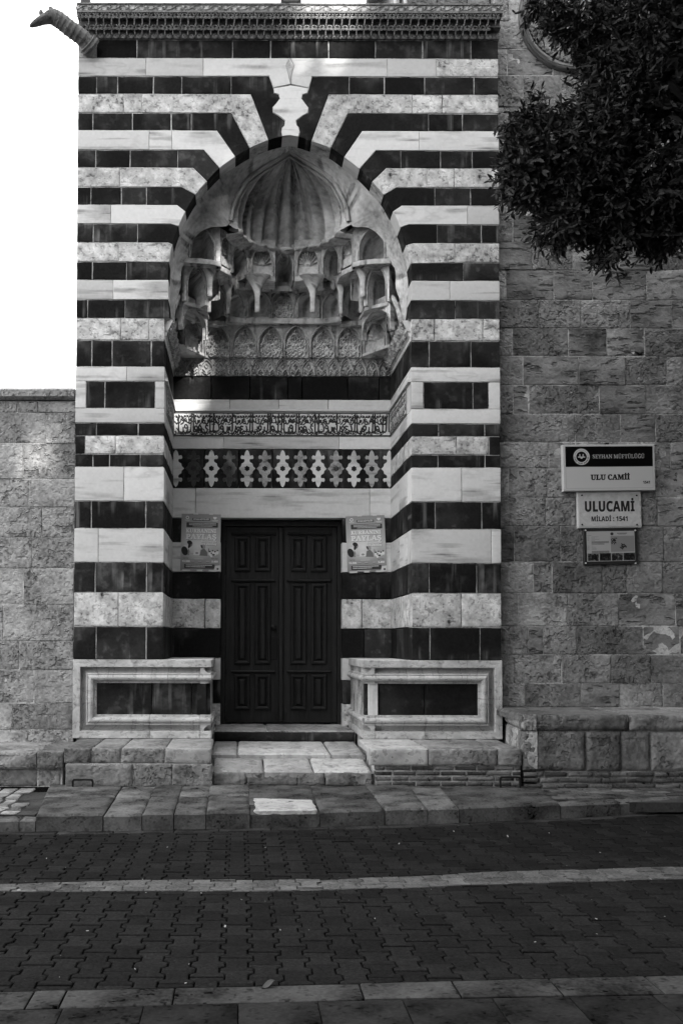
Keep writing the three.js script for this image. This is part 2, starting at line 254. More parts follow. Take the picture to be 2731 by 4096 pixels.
{ // raised pavement before the portal
  const pav = thing('pavement', 'worn stone pavement with a thick rough kerb before the portal', null, null, 'structure');
  mesh('bedding', box(-6, 7, -0.04, 0.1, -0.4, 1.3), MAT.grout, pav);
  const fx = [-2.213,-1.662,-1.343,-1.081,-.811,-.439,.157,.72,1.103,1.391,2.348], H = 0.132, st = { ch: 0.016, gap: 0.001, seg: 0.035, rough: 0.01, wob: 0.005, scale: 11 };
  const mid = (x) => mix(1.08, kerbZ(x), 0.42);
  for (let i = 0; i < fx.length - 1; i++) {
    const a = fx[i], b = fx[i + 1], sa = a * 1.02 + (i === 0 ? -0.18 : 0), sb = b * 1.04 + 0.03, y = H + R(-0.006, 0.006), m = pick(MAT.S);
    if (i === 5) { // a kerb stone patched with a marble slab
      const k0 = (x) => kerbZ(x) - 0.02, q = [[-.424,1.847],[-.058,1.779],[.149,1.973],[.158,2.585],[-.418,2.633]];
      mesh('kerb_stone', slabStone([[a, k0(a)], [b, k0(b)], [b * 1.02, k0(b) - 0.42], [a * 1.02, k0(a) - 0.42]], H - 0.014, 0.2, st), pick(MAT.S), pav);
      mesh('marble_slab', slabStone([q[4], q[3], [q[2][0], q[2][1]], q[0]], H + 0.006, 0.03, { ch: 0.005, seg: 0.06, wob: 0.05, rough: 0.003 }), MAT.N[1], pav);
      mesh('paving_slab', slabStone([[a * 1.02, k0(a) - 0.43], [b * 1.02, k0(b) - 0.43], [sb, 1.0], [sa, 1.0]], H, 0.2, { ...st, ch: 0.01 }), pick(MAT.S), pav);
      continue;
    }
    const ma = mix(a, sa, 0.55), mb = mix(b, sb, 0.55), two = i !== 6 && i !== 9;
    mesh('kerb_stone', slabStone([[a, kerbZ(a)], [b, kerbZ(b)], two ? [mb, mid(b)] : [sb, 1.0], two ? [ma, mid(a)] : [sa, 1.0]], y, 0.2, st), m, pav);
    if (two) mesh('paving_slab', slabStone([[ma, mid(a)], [mb, mid(b)], [sb, 1.0], [sa, 1.0]], y + R(-0.004, 0.004), 0.2, { ...st, ch: 0.008 }), pick(MAT.S), pav);
  }
  for (const [from, to, y] of [[-6, fx[0], 0.09], [fx[fx.length - 1], 7, 0.11]]) for (let x = from; x < to - 0.05; ) { const x1 = Math.min(to, x + R(0.5, 0.8)); mesh('kerb_stone', slabStone([[x, kerbZ(x)], [x1, kerbZ(x1)], [x1, kerbZ(x1) - 0.2], [x, kerbZ(x) - 0.2]], y + R(0, 0.01), 0.2, st), pick(MAT.S), pav); x = x1; }
  // crazy paving left of the slabs, small setts right of them
  const white = [std(T.slab, T.slabB, 0.005, 0.42, 0.9), std(T.slab, T.slabB, 0.005, 0.3, 0.9)];
  mesh('mortar_bed', box(-6, fx[0] - 0.05, 0.02, 0.1, 1.0, 2.62), std(T.slab, T.slabB, 0.004, 0.08, 0.95), pav);
  mesh('mortar_bed', box(fx[fx.length - 1], 7, 0.02, 0.108, 0.9, 1.9), std(T.slab, T.slabB, 0.004, 0.08, 0.95), pav);
  const jt = (i, j, s) => { const h = Math.sin(i * 127.1 + j * 311.7 + s * 74.7) * 43758.5453; return (h - Math.floor(h) - 0.5); };
  for (let i = 0; i < 26; i++) for (let j = 0; j < 10; j++) {
    const P = (a, b) => [-5.6 + a * 0.145 + jt(a, b, 1) * 0.07, 2.62 - b * 0.15 + jt(a, b, 2) * 0.07];
    const q = [P(i, j), P(i + 1, j), P(i + 1, j + 1), P(i, j + 1)]; if (q.some(([x, z]) => x > fx[0] - 0.1 - (2.7 - z) * 0.1 || z > kerbZ(x) - 0.21)) continue;
    mesh('cobble', slabStone(q, 0.112 + R(0, 0.006), 0.03, { ch: 0.008, gap: 0.009, seg: 0.06, rough: 0.003, wob: 0.012 }), pick(white), pav);
  }
  for (let j = 0; j < 5; j++) for (let i = 0; i < 20; i++) { const x = fx[fx.length - 1] + 0.06 + i * 0.21 + (j & 1) * 0.1, z = 1.75 - j * 0.13 + (fx[fx.length - 1] - x) * 0.1; if (z > kerbZ(x) - 0.22) continue; mesh('sett', slabStone([[x, z], [x + 0.21, z], [x + 0.21, z - 0.13], [x, z - 0.13]], 0.118 + R(0, 0.004), 0.03, { ch: 0.006, gap: 0.005, seg: 0.07, rough: 0.002, wob: 0.006 }), pick(MAT.S), pav); }
}

// ---------- the striped portal ----------
const YR = [8.369, 8.155, 7.947, 7.744, 7.526, 7.327, 7.103, 6.902, 6.679, 6.477, 6.261, 6.05, 5.83, 5.622, 5.401, 5.192, 4.94, 4.644, 4.48, 4.175, 4.011, 3.868, 3.661, 3.517, 3.137, 2.83, 2.453, 2.118, 1.74, 1.372];
const ROW = 'DMDLDMDLDMDLDMDLDMPMDLDMDMDLD';
const XO = 2.37, XI = 1.372, ZB = -1.54;
const NAME = { M: 'marble_block', L: 'limestone_block', D: 'basalt_block', P: 'basalt_block' };
const portal = thing('mosque_portal', 'tall portal of black and white striped stone with a deep carved arched niche', 'portal');
const ps = (k) => ({ M: { ch: 0.004, gap: 0.001, seg: 0.07, rough: 0.0015, wob: 0.004 }, L: { ch: 0.006, gap: 0.001, seg: 0.05, rough: 0.004, wob: 0.009 }, D: { ch: 0.005, gap: 0.001, seg: 0.05, rough: 0.003, wob: 0.01 } })[k];
const put = (k, x0, x1, y0, y1, z = 0, depth = 0.28, mat) => mesh(NAME[k], wallStone(x0, x1, y0, y1, z + R(-0.002, 0.002), depth, ps(k)), mat ?? pick(MAT[k]), portal);
const arch = new THREE.CatmullRomCurve3([[-1.318,5.191],[-1.333,5.403],[-1.337,5.627],[-1.329,5.825],[-1.291,6.03],[-1.225,6.234],[-1.147,6.402],[-1.035,6.593],[-.907,6.747],[-.766,6.896],[-.59,7.025],[-.43,7.125],[-.219,7.214],[-.075,7.255],[.02,7.269],[.122,7.252],[.262,7.204],[.479,7.128],[.628,7.025],[.802,6.889],[.94,6.746],[1.069,6.593],[1.175,6.408],[1.259,6.224],[1.32,6.025],[1.37,5.815],[1.384,5.625],[1.372,5.399],[1.346,5.193]].map(([x, y]) => V(x, y, 0)), false, 'centripetal');
const archPt = (i) => arch.getPoint(i / 28), archSeg = (i, j) => { const o = []; for (let k = 0; k <= 4; k++) { const p = archPt(mix(i, j, k / 4)); o.push([p.x, p.y]); } return o; };
const cornL = { 3: [-.42,7.749], 4: [-.636,7.533], 5: [-.799,7.327], 6: [-.944,7.101], 7: [-1.065,6.898], 8: [-1.19,6.681], 9: [-1.245,6.484], 10: [-1.312,6.254], 11: [-1.344,6.046] };
const cornR = { 3: [.457,7.745], 4: [.674,7.528], 5: [.834,7.32], 6: [.986,7.106], 7: [1.103,6.895], 8: [1.215,6.679], 9: [1.274,6.471], 10: [1.355,6.258], 11: [1.405,6.048] };
const JL = { 2: [-2.156,-1.92,-1.517,-1.198,-.64], 3: [-1.854,-1.645], 4: [-2.196,-1.751,-1.314,-1.086], 5: [-1.561,-1.305], 6: [-2.162,-1.774,-1.237], 7: [-1.888], 8: [-2.212,-1.87,-1.586], 9: [-1.986], 10: [-2.184,-1.684], 11: [-1.894], 12: [-2.189,-1.805], 13: [-1.955], 14: [-2.239,-1.819],
  15: [-1.868,-1.552], 16: [-2.188,-1.962,-1.526], 17: [-1.798], 19: [], 20: [-2.132,-1.666], 22: [-2.168,-1.982,-1.642], 23: [-1.821], 24: [-2.181,-1.577], 25: [-2.1], 26: [-2.134,-1.565], 27: [-1.874], 28: [-2.118,-1.564] };
const JR = { 2: [.685,1.083,1.536,2.092], 3: [1.395,1.733], 4: [1.577,1.96], 5: [1.473], 6: [1.264,1.711,2.068], 7: [1.556,1.865], 8: [1.645,2.047], 9: [2.012], 10: [1.669,2.165], 11: [1.867], 12: [1.959], 13: [1.812], 14: [1.867],
  15: [1.64,2.182], 16: [1.577,2.044], 17: [], 19: [], 20: [1.678,2.193], 22: [1.671,2.195], 23: [1.934], 24: [1.638,2.155], 25: [2.262], 26: [1.569,2.094], 27: [1.926], 28: [1.575,2.129] };
{ // lime mortar core behind the facing, with the arched opening left free
  const hole = []; for (let i = 0; i <= 84; i++) { const p = arch.getPoint(i / 84), s = p.y > 5.25 ? 1.02 : 1; hole.push([p.x * s, p.y > 5.25 ? p.y + 0.012 : p.y]); }
  const out = [[-XO + 0.01, 1.38], [-XI - 0.015, 1.38], [-XI - 0.015, YR[15]], ...hole, [XI + 0.015, YR[15]], [XI + 0.015, 1.38], [XO - 0.01, 1.38], [XO - 0.01, 8.62], [-XO + 0.01, 8.62]];
  mesh('mortar_core', slab2(out, -0.008, 0.24, { bevel: 0, gap: 0 }), MAT.mortar, portal);
  mesh('rubble_core', mergeGeometries([box(-XO + 0.012, -XI - 0.3, 0.1, 8.62, -2.1, -0.24), box(XI + 0.3, XO - 0.012, 0.1, 8.62, -2.1, -0.24), box(-XI - 0.3, XI + 0.3, 7.6, 8.62, -2.1, -0.24), box(-XI - 0.3, XI + 0.3, 3.2, 7.6, -2.3, -1.85), box(-XI - 0.3, -0.83, 0.1, 3.2, -2.3, -1.76), box(0.83, XI + 0.3, 0.1, 3.2, -2.3, -1.76), box(-0.83, 0.83, 0.1, 3.2, -2.4, -2.1)]), MAT.mortar, portal);
}
// rows 0 and 1 and the central motif
{
  const x0 = [-2.162,-1.705,-.627,-.198,.457,.982,1.515,2.06];
  mesh('limestone_block', wallStone(-XO, x0[0], YR[1], YR[0], 0, 0.28, ps('L')), MAT.L[1], portal);
  const xs0 = [...x0, XO]; for (let i = 0; i < xs0.length - 1; i++) put('D', xs0[i], xs0[i + 1], YR[1], YR[0]);
  const xs1 = [-XO, -1.602,-.956]; for (let i = 0; i < 2; i++) put('M', xs1[i], xs1[i + 1], YR[2], YR[1]);
  const xr1 = [1.117,1.667, XO]; for (let i = 0; i < 2; i++) put(i ? 'L' : 'M', xr1[i], xr1[i + 1], YR[2], YR[1]);
  const tear = [[.019,8.16],[.068,8.074],[.037,7.959],[.031,7.859],[0,7.994],[-.02,8.074]];
  const left = [[xs1[2], YR[1]], tear[0], tear[5], tear[4], tear[3], [-.166,7.815],[-.214,7.95], [xs1[2], YR[2]]].reverse(), right = [[xr1[0], YR[1]], [xr1[0], YR[2]], [.271,7.946],[.237,7.814], tear[3], tear[2], tear[1], tear[0]].reverse();
  mesh('marble_block', slab2(left, 0, 0.26), MAT.M[0], portal); mesh('marble_block', slab2(right.reverse(), 0, 0.26), MAT.M[1], portal);
  mesh('teardrop_inlay', slab2(tear, 0.004, 0.2, { gap: 0.002 }), MAT.L[1], portal);
}
// keystone with lobed sides
const keyL = [[-.166,7.815],[-.16,7.755],[-.107,7.738],[-.096,7.695],[-.135,7.641],[-.174,7.598],[-.171,7.532],[-.112,7.498],[-.076,7.472],[-.036,7.438],[-.042,7.389],[-.067,7.366],[-.078,7.312],[-.064,7.26]], kc = .026, keyR = [[.237,7.814],[.217,7.753],[.164,7.739],[.155,7.696],[.192,7.642],[.231,7.593],[.226,7.53],[.167,7.498],[.13,7.47],[.093,7.438],[.099,7.392],[.122,7.367],[.133,7.312],[.119,7.255]];
{
  const top = [.031,7.85]; const ap = archPt(14);
  mesh('marble_keystone', slab2([...keyL, [ap.x, ap.y + 0.002], ...keyR.slice().reverse(), top], 0, 0.26, { gap: 0.004 }), MAT.M[2], portal);
}
for (let r = 2; r <= 14; r++) {
  const k = ROW[r], yt = YR[r], yb = YR[r + 1];
  { // towards the courtyard wall
    const xs = [-XO, ...JL[r]]; for (let i = 0; i < xs.length - 1; i++) put(k, xs[i], xs[i + 1], yb, yt);
    const xj = xs[xs.length - 1], pts = [[xj, yb], [xj, yt]];
    if (r === 2) pts.push(...[[-.214,7.95]], ...keyL, ...archSeg(13, 12).slice(1)); else { if (cornL[r]) pts.push([cornL[r][0], yt]); pts.push(...archSeg(15 - r, 14 - r)); }
    if (cornL[r + 1]) pts.push([cornL[r + 1][0], yb]);
    mesh(NAME[k], slab2(pts.reverse(), 0, 0.26, { gap: 0.002 }), pick(MAT[k]), portal);
  }
  {
    const xs = [...JR[r], XO]; for (let i = 0; i < xs.length - 1; i++) put(k, xs[i], xs[i + 1], yb, yt);
    const xj = xs[0], pts = [[xj, yb], [xj, yt]];
    if (r === 2) pts.push(...[[.271,7.946]], ...keyR, ...archSeg(15, 16).slice(1)); else { if (cornR[r]) pts.push([cornR[r][0], yt]); pts.push(...archSeg(13 + r, 14 + r)); }
    if (cornR[r + 1]) pts.push([cornR[r + 1][0], yb]);
    mesh(NAME[k], slab2(pts, 0, 0.26, { gap: 0.002 }), pick(MAT[k]), portal);
  }
}
// straight piers below the springing
for (let r = 15; r <= 28; r++) {
  const k = ROW[r], yt = YR[r], yb = YR[r + 1];
  for (const s of [-1, 1]) {
    const e0 = s < 0 ? -XO : XI, e1 = s < 0 ? -XI : XO, J = (s < 0 ? JL : JR)[r];
    if (r === 18) { // dark panel framed in marble
      const c = s < 0 ? [-2.249,-2.04,-1.478] : [1.511,2.064,2.24];
      put('M', e0, c[0], yb, yt); put('D', c[0], c[1], yb, yt); put('D', c[1], c[2], yb, yt); put('M', c[2], e1, yb, yt); continue;
    }
    if (r === 21) { // limestone bar with the dark course turned down at its outer end
      const c = s < 0 ? [-2.259,-1.919] : [1.878,2.24];
      if (s < 0) { put('D', e0, c[0], yb, yt, 0, 0.28, MAT.D[0]); put('L', c[0], c[1], yb, yt); put('L', c[1], e1, yb, yt); } else { put('L', e0, c[0], yb, yt); put('L', c[0], c[1], yb, yt); put('D', c[1], e1, yb, yt, 0, 0.28, MAT.D[0]); }
      continue;
    }
    const xs = [e0, ...J, e1]; for (let i = 0; i < xs.length - 1; i++) put(k, xs[i], xs[i + 1], yb, yt);
  }
}
// side faces and back wall of the recess
const side = (k, s, z0, z1, y0, y1, mat, inset = 0) => { // s = -1: face looks to +x
  const x = s * (XI - inset) + R(-0.002, 0.002), o = ps(k);
  const g = s < 0 ? stone([x, y0, z0], [x, y0, z1], [x, y1, z1], [x, y1, z0], 0.2, o) : stone([x, y0, z1], [x, y0, z0], [x, y1, z0], [x, y1, z1], 0.2, o);
  return mesh(NAME[k], g, mat ?? pick(MAT[k]), portal);
};
for (const s of [-1, 1]) for (let r = 16; r <= 28; r++) {
  const k = r === 18 ? 'M' : ROW[r]; if (r === 18) continue;
  const cut = r % 2 ? [-0.27, -0.86, ZB] : [-0.27, -0.62, -1.1, ZB];
  for (let i = 0; i < cut.length - 1; i++) { // z grows towards the street; s<0 face needs z0 (near) to the left of the view
    const near = cut[i], far = cut[i + 1]; side(k, s, s < 0 ? near : near, far, YR[r + 1], YR[r]);
  }
}
const back = (k, x0, x1, r0, r1 = r0 + 1, mat) => put(k, x0, x1, YR[r1], YR[r0], ZB, 0.25, mat);
{
  const bx = (py, ...l) => l;
  for (const [k, r, xs] of [['D', 16, [-.896,-.405,.071,.254,.831,1.227]], ['M', 17, [-.664,-.043,.584]], ['M', 19, [-.742,.723]]]) { const l = [-1.385, ...xs, 1.385]; for (let i = 0; i < l.length - 1; i++) back(k, l[i], l[i + 1], r); }
  // projecting lip under the marble course above the inscription
  mesh('moulding', slab2([[-1.385, 4.515], [1.385, 4.515], [1.385, 4.486], [-1.385, 4.486]].reverse(), ZB + 0.03, 0.1, { bevel: 0.006, gap: 0 }), MAT.M[1], portal);
  for (const s of [-1, 1]) { const g = box(-0.03, 0.03, 4.486, 4.515, ZB + 0.03, -0.02); g.translate(s * XI, 0, 0); mesh('moulding', g, MAT.M[1], portal); }
  // door lintel and jamb courses
  const dl = -0.766, dr = 0.757, l = [-1.385, -1.09, 1.108, 1.385];
  for (let i = 0; i < 3; i++) back('M', l[i], l[i + 1], 23);
  for (const [r, jl, jr] of [[24, [], []], [25, [], []], [26, [], []], [27, [-.965], [1.005]], [28, [], [1.033]]]) {
    const k = ROW[r]; for (const lst of [[-1.385, ...jl, dl], [dr, ...jr, 1.385]]) for (let i = 0; i < lst.length - 1; i++) back(k, lst[i], lst[i + 1], r);
  }
  for (const [k, y0, y1] of [['M', 1.095, 1.372], ['D', 0.8, 1.095], ['L', 0.52, 0.8]]) { put(k, -0.9, dl, y0, y1, ZB, 0.25); put(k, dr, 0.9, y0, y1, ZB, 0.25); }
}
// inlaid frieze: interlocking lily stars in pale marble on basalt
{
  const y0 = YR[23], y1 = YR[20], cy = (y0 + y1) / 2, H = y1 - y0;
  const l = [-1.385, -0.98, -0.55, -0.12, 0.3, 0.72, 1.1, 1.385]; for (let i = 0; i < l.length - 1; i++) put('D', l[i], l[i + 1], y0, y1, ZB - 0.004, 0.25);
  const fr = part('star_inlay_frieze', portal), cx0 = -1.34, pitch = (1.358 - cx0) / 12;
  const right = [[0, 0.5], [0.07, 0.44], [0.1, 0.36], [0.115, 0.335], [0.2, 0.355], [0.24, 0.31], [0.235, 0.265], [0.2, 0.245], [0.14, 0.25], [0.1, 0.24], [0.092, 0.2], [0.12, 0.165], [0.2, 0.13], [0.225, 0.06], [0.31, 0]];
  const q = right.map(([x, y]) => [x * 0.715, y]); const outl = [...q, ...q.slice(0, -1).reverse().map(([x, y]) => [x, -y]), ...q.slice(1, -1).map(([x, y]) => [-x, -y]), ...q.slice(1).reverse().map(([x, y]) => [-x, y])];
  const ros = []; for (let a = 0; a < 36; a++) { const t = a / 36 * Math.PI * 2, r = 0.074 * (0.8 + 0.2 * Math.abs(Math.sin(3 * t))); ros.push([r * Math.cos(t), r * Math.sin(t)]); }
  const S = H * 0.975, grey = [std(T.lime, T.limeB, 0.004, 0.62, 0.8), std(T.basalt, T.basaltB, 0.003, 4.2, 0.8), std(T.marble, T.marbleB, 0.002, 0.55, 0.6)];
  for (let i = 0; i < 13; i++) {
    const cx = cx0 + i * pitch; let p = outl.map(([x, y]) => [cx + x * S, cy + y * S]); const cutL = -1.378, cutR = 1.378;
    p = p.map(([x, y]) => [clampf(x, cutL, cutR), y]); p = p.filter((a, j) => { const b = p[(j + 1) % p.length]; return Math.hypot(a[0] - b[0], a[1] - b[1]) > 1e-5; });
    const m = i % 2 ? grey[[1, 1, 0, 0, 0, 2][(i - 1) / 2]] : MAT.M[i % 4 ? 0 : 2];
    const sm = mesh('star_inlay', slab2(p.reverse(), ZB + 0.004, 0.02, { bevel: 0.002, gap: 0.001 }), m, fr);
    if (cx > cutL + 0.05 && cx < cutR - 0.05) mesh('rosette_inlay', slab2(ros.map(([x, y]) => [cx + x * S, cy + y * S]), ZB + 0.008, 0.02, { bevel: 0.0015, gap: 0.001 }), i % 2 ? MAT.D[2] : MAT.D[0], fr);
  }
}
// carved inscription band across the back wall and both side faces: dark cut letters on pale marble
{
  // thuluth-like hand drawn letter by letter, right to left, in two interlaced lines
  const draw = (seed, words) => (g, w, h) => {
    const r = mulberry(seed); g.fillStyle = '#cfcfcf'; g.fillRect(0, 0, w, h);
    for (let i = 0; i < 500; i++) { g.fillStyle = `rgba(${r() < 0.5 ? '120,120,120' : '235,235,235'},${r() * 0.12})`; g.beginPath(); g.arc(r() * w, r() * h, r() * h * 0.1, 0, 7); g.fill(); }
    g.strokeStyle = g.fillStyle = '#161616'; g.lineCap = 'round'; g.lineJoin = 'round'; g.lineWidth = h * 0.045; g.strokeRect(h * 0.02, h * 0.02, w - h * 0.04, h * 0.96);
    const B = (x, y, s, ops, lw) => { g.lineWidth = lw; g.beginPath(); for (const o of ops) o.length === 2 ? g.moveTo(x + o[0] * s, y + o[1] * s) : o.length === 4 ? g.quadraticCurveTo(x + o[0] * s, y + o[1] * s, x + o[2] * s, y + o[3] * s) : g.bezierCurveTo(x + o[0] * s, y + o[1] * s, x + o[2] * s, y + o[3] * s, x + o[4] * s, y + o[5] * s); g.stroke(); };
    const L = { // x runs left, y up is negative, one unit is the height of a tall stroke
      alif: [0.1, [[0.02, -1], [0.0, -0.5, 0.01, 0]]], lam: [0.2, [[0.02, -1], [0.0, -0.3, -0.02, -0.04], [-0.1, 0.14, -0.2, -0.02]]], kaf: [0.34, [[-0.02, -0.95], [-0.3, -0.7], [0, -0.5, 0, -0.08], [-0.15, 0.08, -0.32, -0.03]]].map((v) => v),
      waw: [0.24, [[0, -0.2], [-0.02, -0.4, -0.18, -0.38, -0.16, -0.2], [-0.12, -0.1, 0, -0.18], [0.02, 0.1, -0.24, 0.18]]], mim: [0.22, [[0, -0.18], [0.02, -0.34, -0.16, -0.34, -0.15, -0.16], [-0.1, -0.02, 0, -0.12], [-0.12, 0.06, -0.22, -0.02]]], ha: [0.26, [[0, -0.05], [-0.06, -0.42, -0.22, -0.36, -0.18, -0.1], [-0.1, 0.04, 0, -0.05], [-0.14, -0.2, -0.26, 0.0]]], ra: [0.18, [[0, -0.26], [0.02, 0.04, -0.2, 0.16]]], nun: [0.3, [[0, -0.24], [0.06, 0.2, -0.3, 0.24, -0.28, -0.2]]], ya: [0.36, [[0, -0.3], [-0.16, -0.4, -0.16, -0.16, -0.04, -0.12], [0.06, 0.14, -0.34, 0.2, -0.36, -0.06]]], sin: [0.4, [[0, -0.22], [-0.02, 0.02, -0.07, -0.04], [-0.08, -0.2], [-0.08, 0.02, -0.14, -0.03], [-0.16, -0.22], [-0.14, 0.24, -0.4, 0.22, -0.38, -0.18]]], ayn: [0.24, [[-0.04, -0.3], [-0.22, -0.4, -0.22, -0.16, -0.06, -0.14], [-0.26, -0.1, -0.2, 0.16, 0.02, 0.12]]], dal: [0.18, [[-0.02, -0.32], [0.06, -0.05, 0, -0.01], [-0.1, 0.03, -0.18, -0.04]]] };
    const line = (seq, y, s, lw, x) => { let k = 0; while (x > h * 0.1) { const key = seq[k++ % seq.length], [adv, ops] = L[key], S = s * (0.92 + r() * 0.16); if (x - adv * S < h * 0.04) break; B(x, y + (r() - 0.5) * h * 0.05, S, ops, lw * (0.9 + r() * 0.3)); if (r() < 0.45) { const px = x - adv * S * 0.5, py = y - S * (r() < 0.5 ? 0.55 : -0.16), d = lw * 0.75; g.beginPath(); g.moveTo(px, py - d); g.lineTo(px + d, py); g.lineTo(px, py + d); g.lineTo(px - d, py); g.fill(); } x -= adv * S * 0.86 + lw * 0.5; } };
    const lower = ['alif', 'lam', 'lam', 'ha', 'alif', 'lam', 'ra', 'mim', 'nun', 'alif', 'lam', 'dal', 'ayn', 'mim', 'ra', 'alif', 'sin', 'waw', 'kaf', 'lam', 'alif', 'ya', 'ha', 'mim', 'alif', 'lam', 'waw', 'nun'].slice(words % 7), upper = ['waw', 'ra', 'ya', 'dal', 'mim', 'ha', 'nun', 'ayn', 'ra', 'sin', 'kaf', 'waw', 'dal', 'ha'];
    line(lower, h * 0.8, h * 0.74, h * 0.058, w - h * 0.1); line(upper.slice(words % 5).concat(upper), h * 0.42, h * 0.46, h * 0.05, w - h * 0.2); line(upper, h * 0.9, h * 0.3, h * 0.034, w - h * 0.34); line(['ra', 'ha', 'dal', 'mim'], h * 0.2, h * 0.24, h * 0.03, w - h * 0.15);
  };
  const mk = (w, seed, wd) => { const m = new THREE.MeshStandardMaterial({ roughness: 0.7 }); m.map = canvasTex(w, 128, draw(seed, wd)); m.bumpMap = m.map.clone(); m.bumpMap.colorSpace = THREE.NoColorSpace; m.bumpScale = 0.006; return m; };
  const insc = part('inscription_band', portal), hgt = YR[18] - YR[19] - 0.012, cy = (YR[18] + YR[19]) / 2 - 0.004;
  const slab = (w, d) => { const g = new THREE.PlaneGeometry(w, d); return g; };
  const mm = mk(1216, 5, 0), g0 = slab(2.75, hgt); g0.translate(0, cy, ZB + 0.012); mesh('inscription_panel', g0, mm, insc);
  mesh('inscription_bed', box(-1.385, 1.385, YR[19], YR[18], ZB - 0.2, ZB + 0.006), MAT.M[3], insc);
  for (const s of [-1, 1]) { const g = slab(1.27, hgt); g.rotateY(-s * Math.PI / 2); g.translate(s * (XI - 0.012), cy, -0.9); mesh('inscription_panel', g, mk(560, 7 + s, 3), insc); mesh('inscription_bed', box(s < 0 ? -XI - 0.2 : XI - 0.006, s < 0 ? -XI + 0.006 : XI + 0.2, YR[19], YR[18], ZB, -0.262), MAT.M[3], insc); }
}
// door: two panelled leaves in a timber frame
{
  const z = -1.76, y0 = 0.53, y1 = 3.115, xl = -0.755, xr = 0.755;
  mesh('door_frame', mergeGeometries([box(xl - 0.02, xl + 0.04, y0, y1, z - 0.1, z + 0.05), box(xr - 0.04, xr + 0.02, y0, y1, z - 0.1, z + 0.05), box(xl + 0.04, xr - 0.04, y1 - 0.06, y1, z - 0.1, z + 0.05)]), MAT.wood, portal);
  mesh('door_reveal', mergeGeometries([box(-0.82, 0.82, 3.139, 3.19, -1.9, -1.56), box(-0.86, -0.79, 0.5, 3.19, -2.2, -1.77), box(0.79, 0.86, 0.5, 3.19, -2.2, -1.77)]), MAT.M[3], portal);
  const ys = (a, b) => [mix(y0, y1 - 0.06, a), mix(y0, y1 - 0.06, b)];
  for (const s of [-1, 1]) {
    const a = s < 0 ? xl + 0.045 : 0.006, b = s < 0 ? -0.006 : xr - 0.045, w = b - a;
    const leaf = mesh('door_leaf', box(a, b, y0 + 0.02, y1 - 0.065, z - 0.05, z), MAT.wood, portal); leaf.geometry.computeBoundingBox();
    for (const [f0, f1] of [[0.07, 0.25], [0.3, 0.71], [0.77, 0.95]]) {
      const [p0, p1] = ys(f0, f1);
      for (const c of [0, 1]) {
        const q0 = a + w * (c ? 0.53 : 0.16) , q1 = a + w * (c ? 0.82 : 0.45);
        const rect = (d) => [[q0 + d, p0 + d], [q1 - d, p0 + d], [q1 - d, p1 - d], [q0 + d, p1 - d]];
        mesh('panel_moulding', slab2(rect(0), z + 0.035, 0.045, { bevel: 0.014, gap: 0, holes: [rect(0.045)] }), MAT.wood, leaf);
        mesh('raised_panel', slab2(rect(0.05), z + 0.03, 0.04, { bevel: 0.026, gap: 0.004 }), MAT.wood, leaf);
      }
      mesh('rail_moulding', slab2([[a + w * 0.1, p1 + 0.02], [b - w * 0.1, p1 + 0.02], [b - w * 0.1, p1 + 0.05], [a + w * 0.1, p1 + 0.05]], z + 0.045, 0.05, { bevel: 0.014, gap: 0 }), MAT.wood, leaf);
    }
  }
  mesh('cover_strip', slab2([[-0.035, y0 + 0.02], [0.03, y0 + 0.02], [0.03, y1 - 0.07], [-0.035, y1 - 0.07]], z + 0.04, 0.045, { bevel: 0.012, gap: 0 }), MAT.wood, portal);
  const kn = new THREE.LatheGeometry([[0, 0.07], [0.025, 0.065], [0.032, 0.045], [0.02, 0.03], [0.012, 0.02], [0.012, 0.008], [0.045, 0.005], [0.045, 0]].map(([x, y]) => new THREE.Vector2(x, y)), 20); kn.rotateX(Math.PI / 2); kn.translate(-0.1, 1.76, z + 0.01); mesh('door_knob', kn, MAT.iron, portal);
  mesh('lock_plate', slab2([[-0.13, 1.35], [-0.05, 1.35], [-0.05, 1.63], [-0.13, 1.63]], z + 0.01, 0.02, { bevel: 0.004, gap: 0 }), MAT.iron, portal);
}
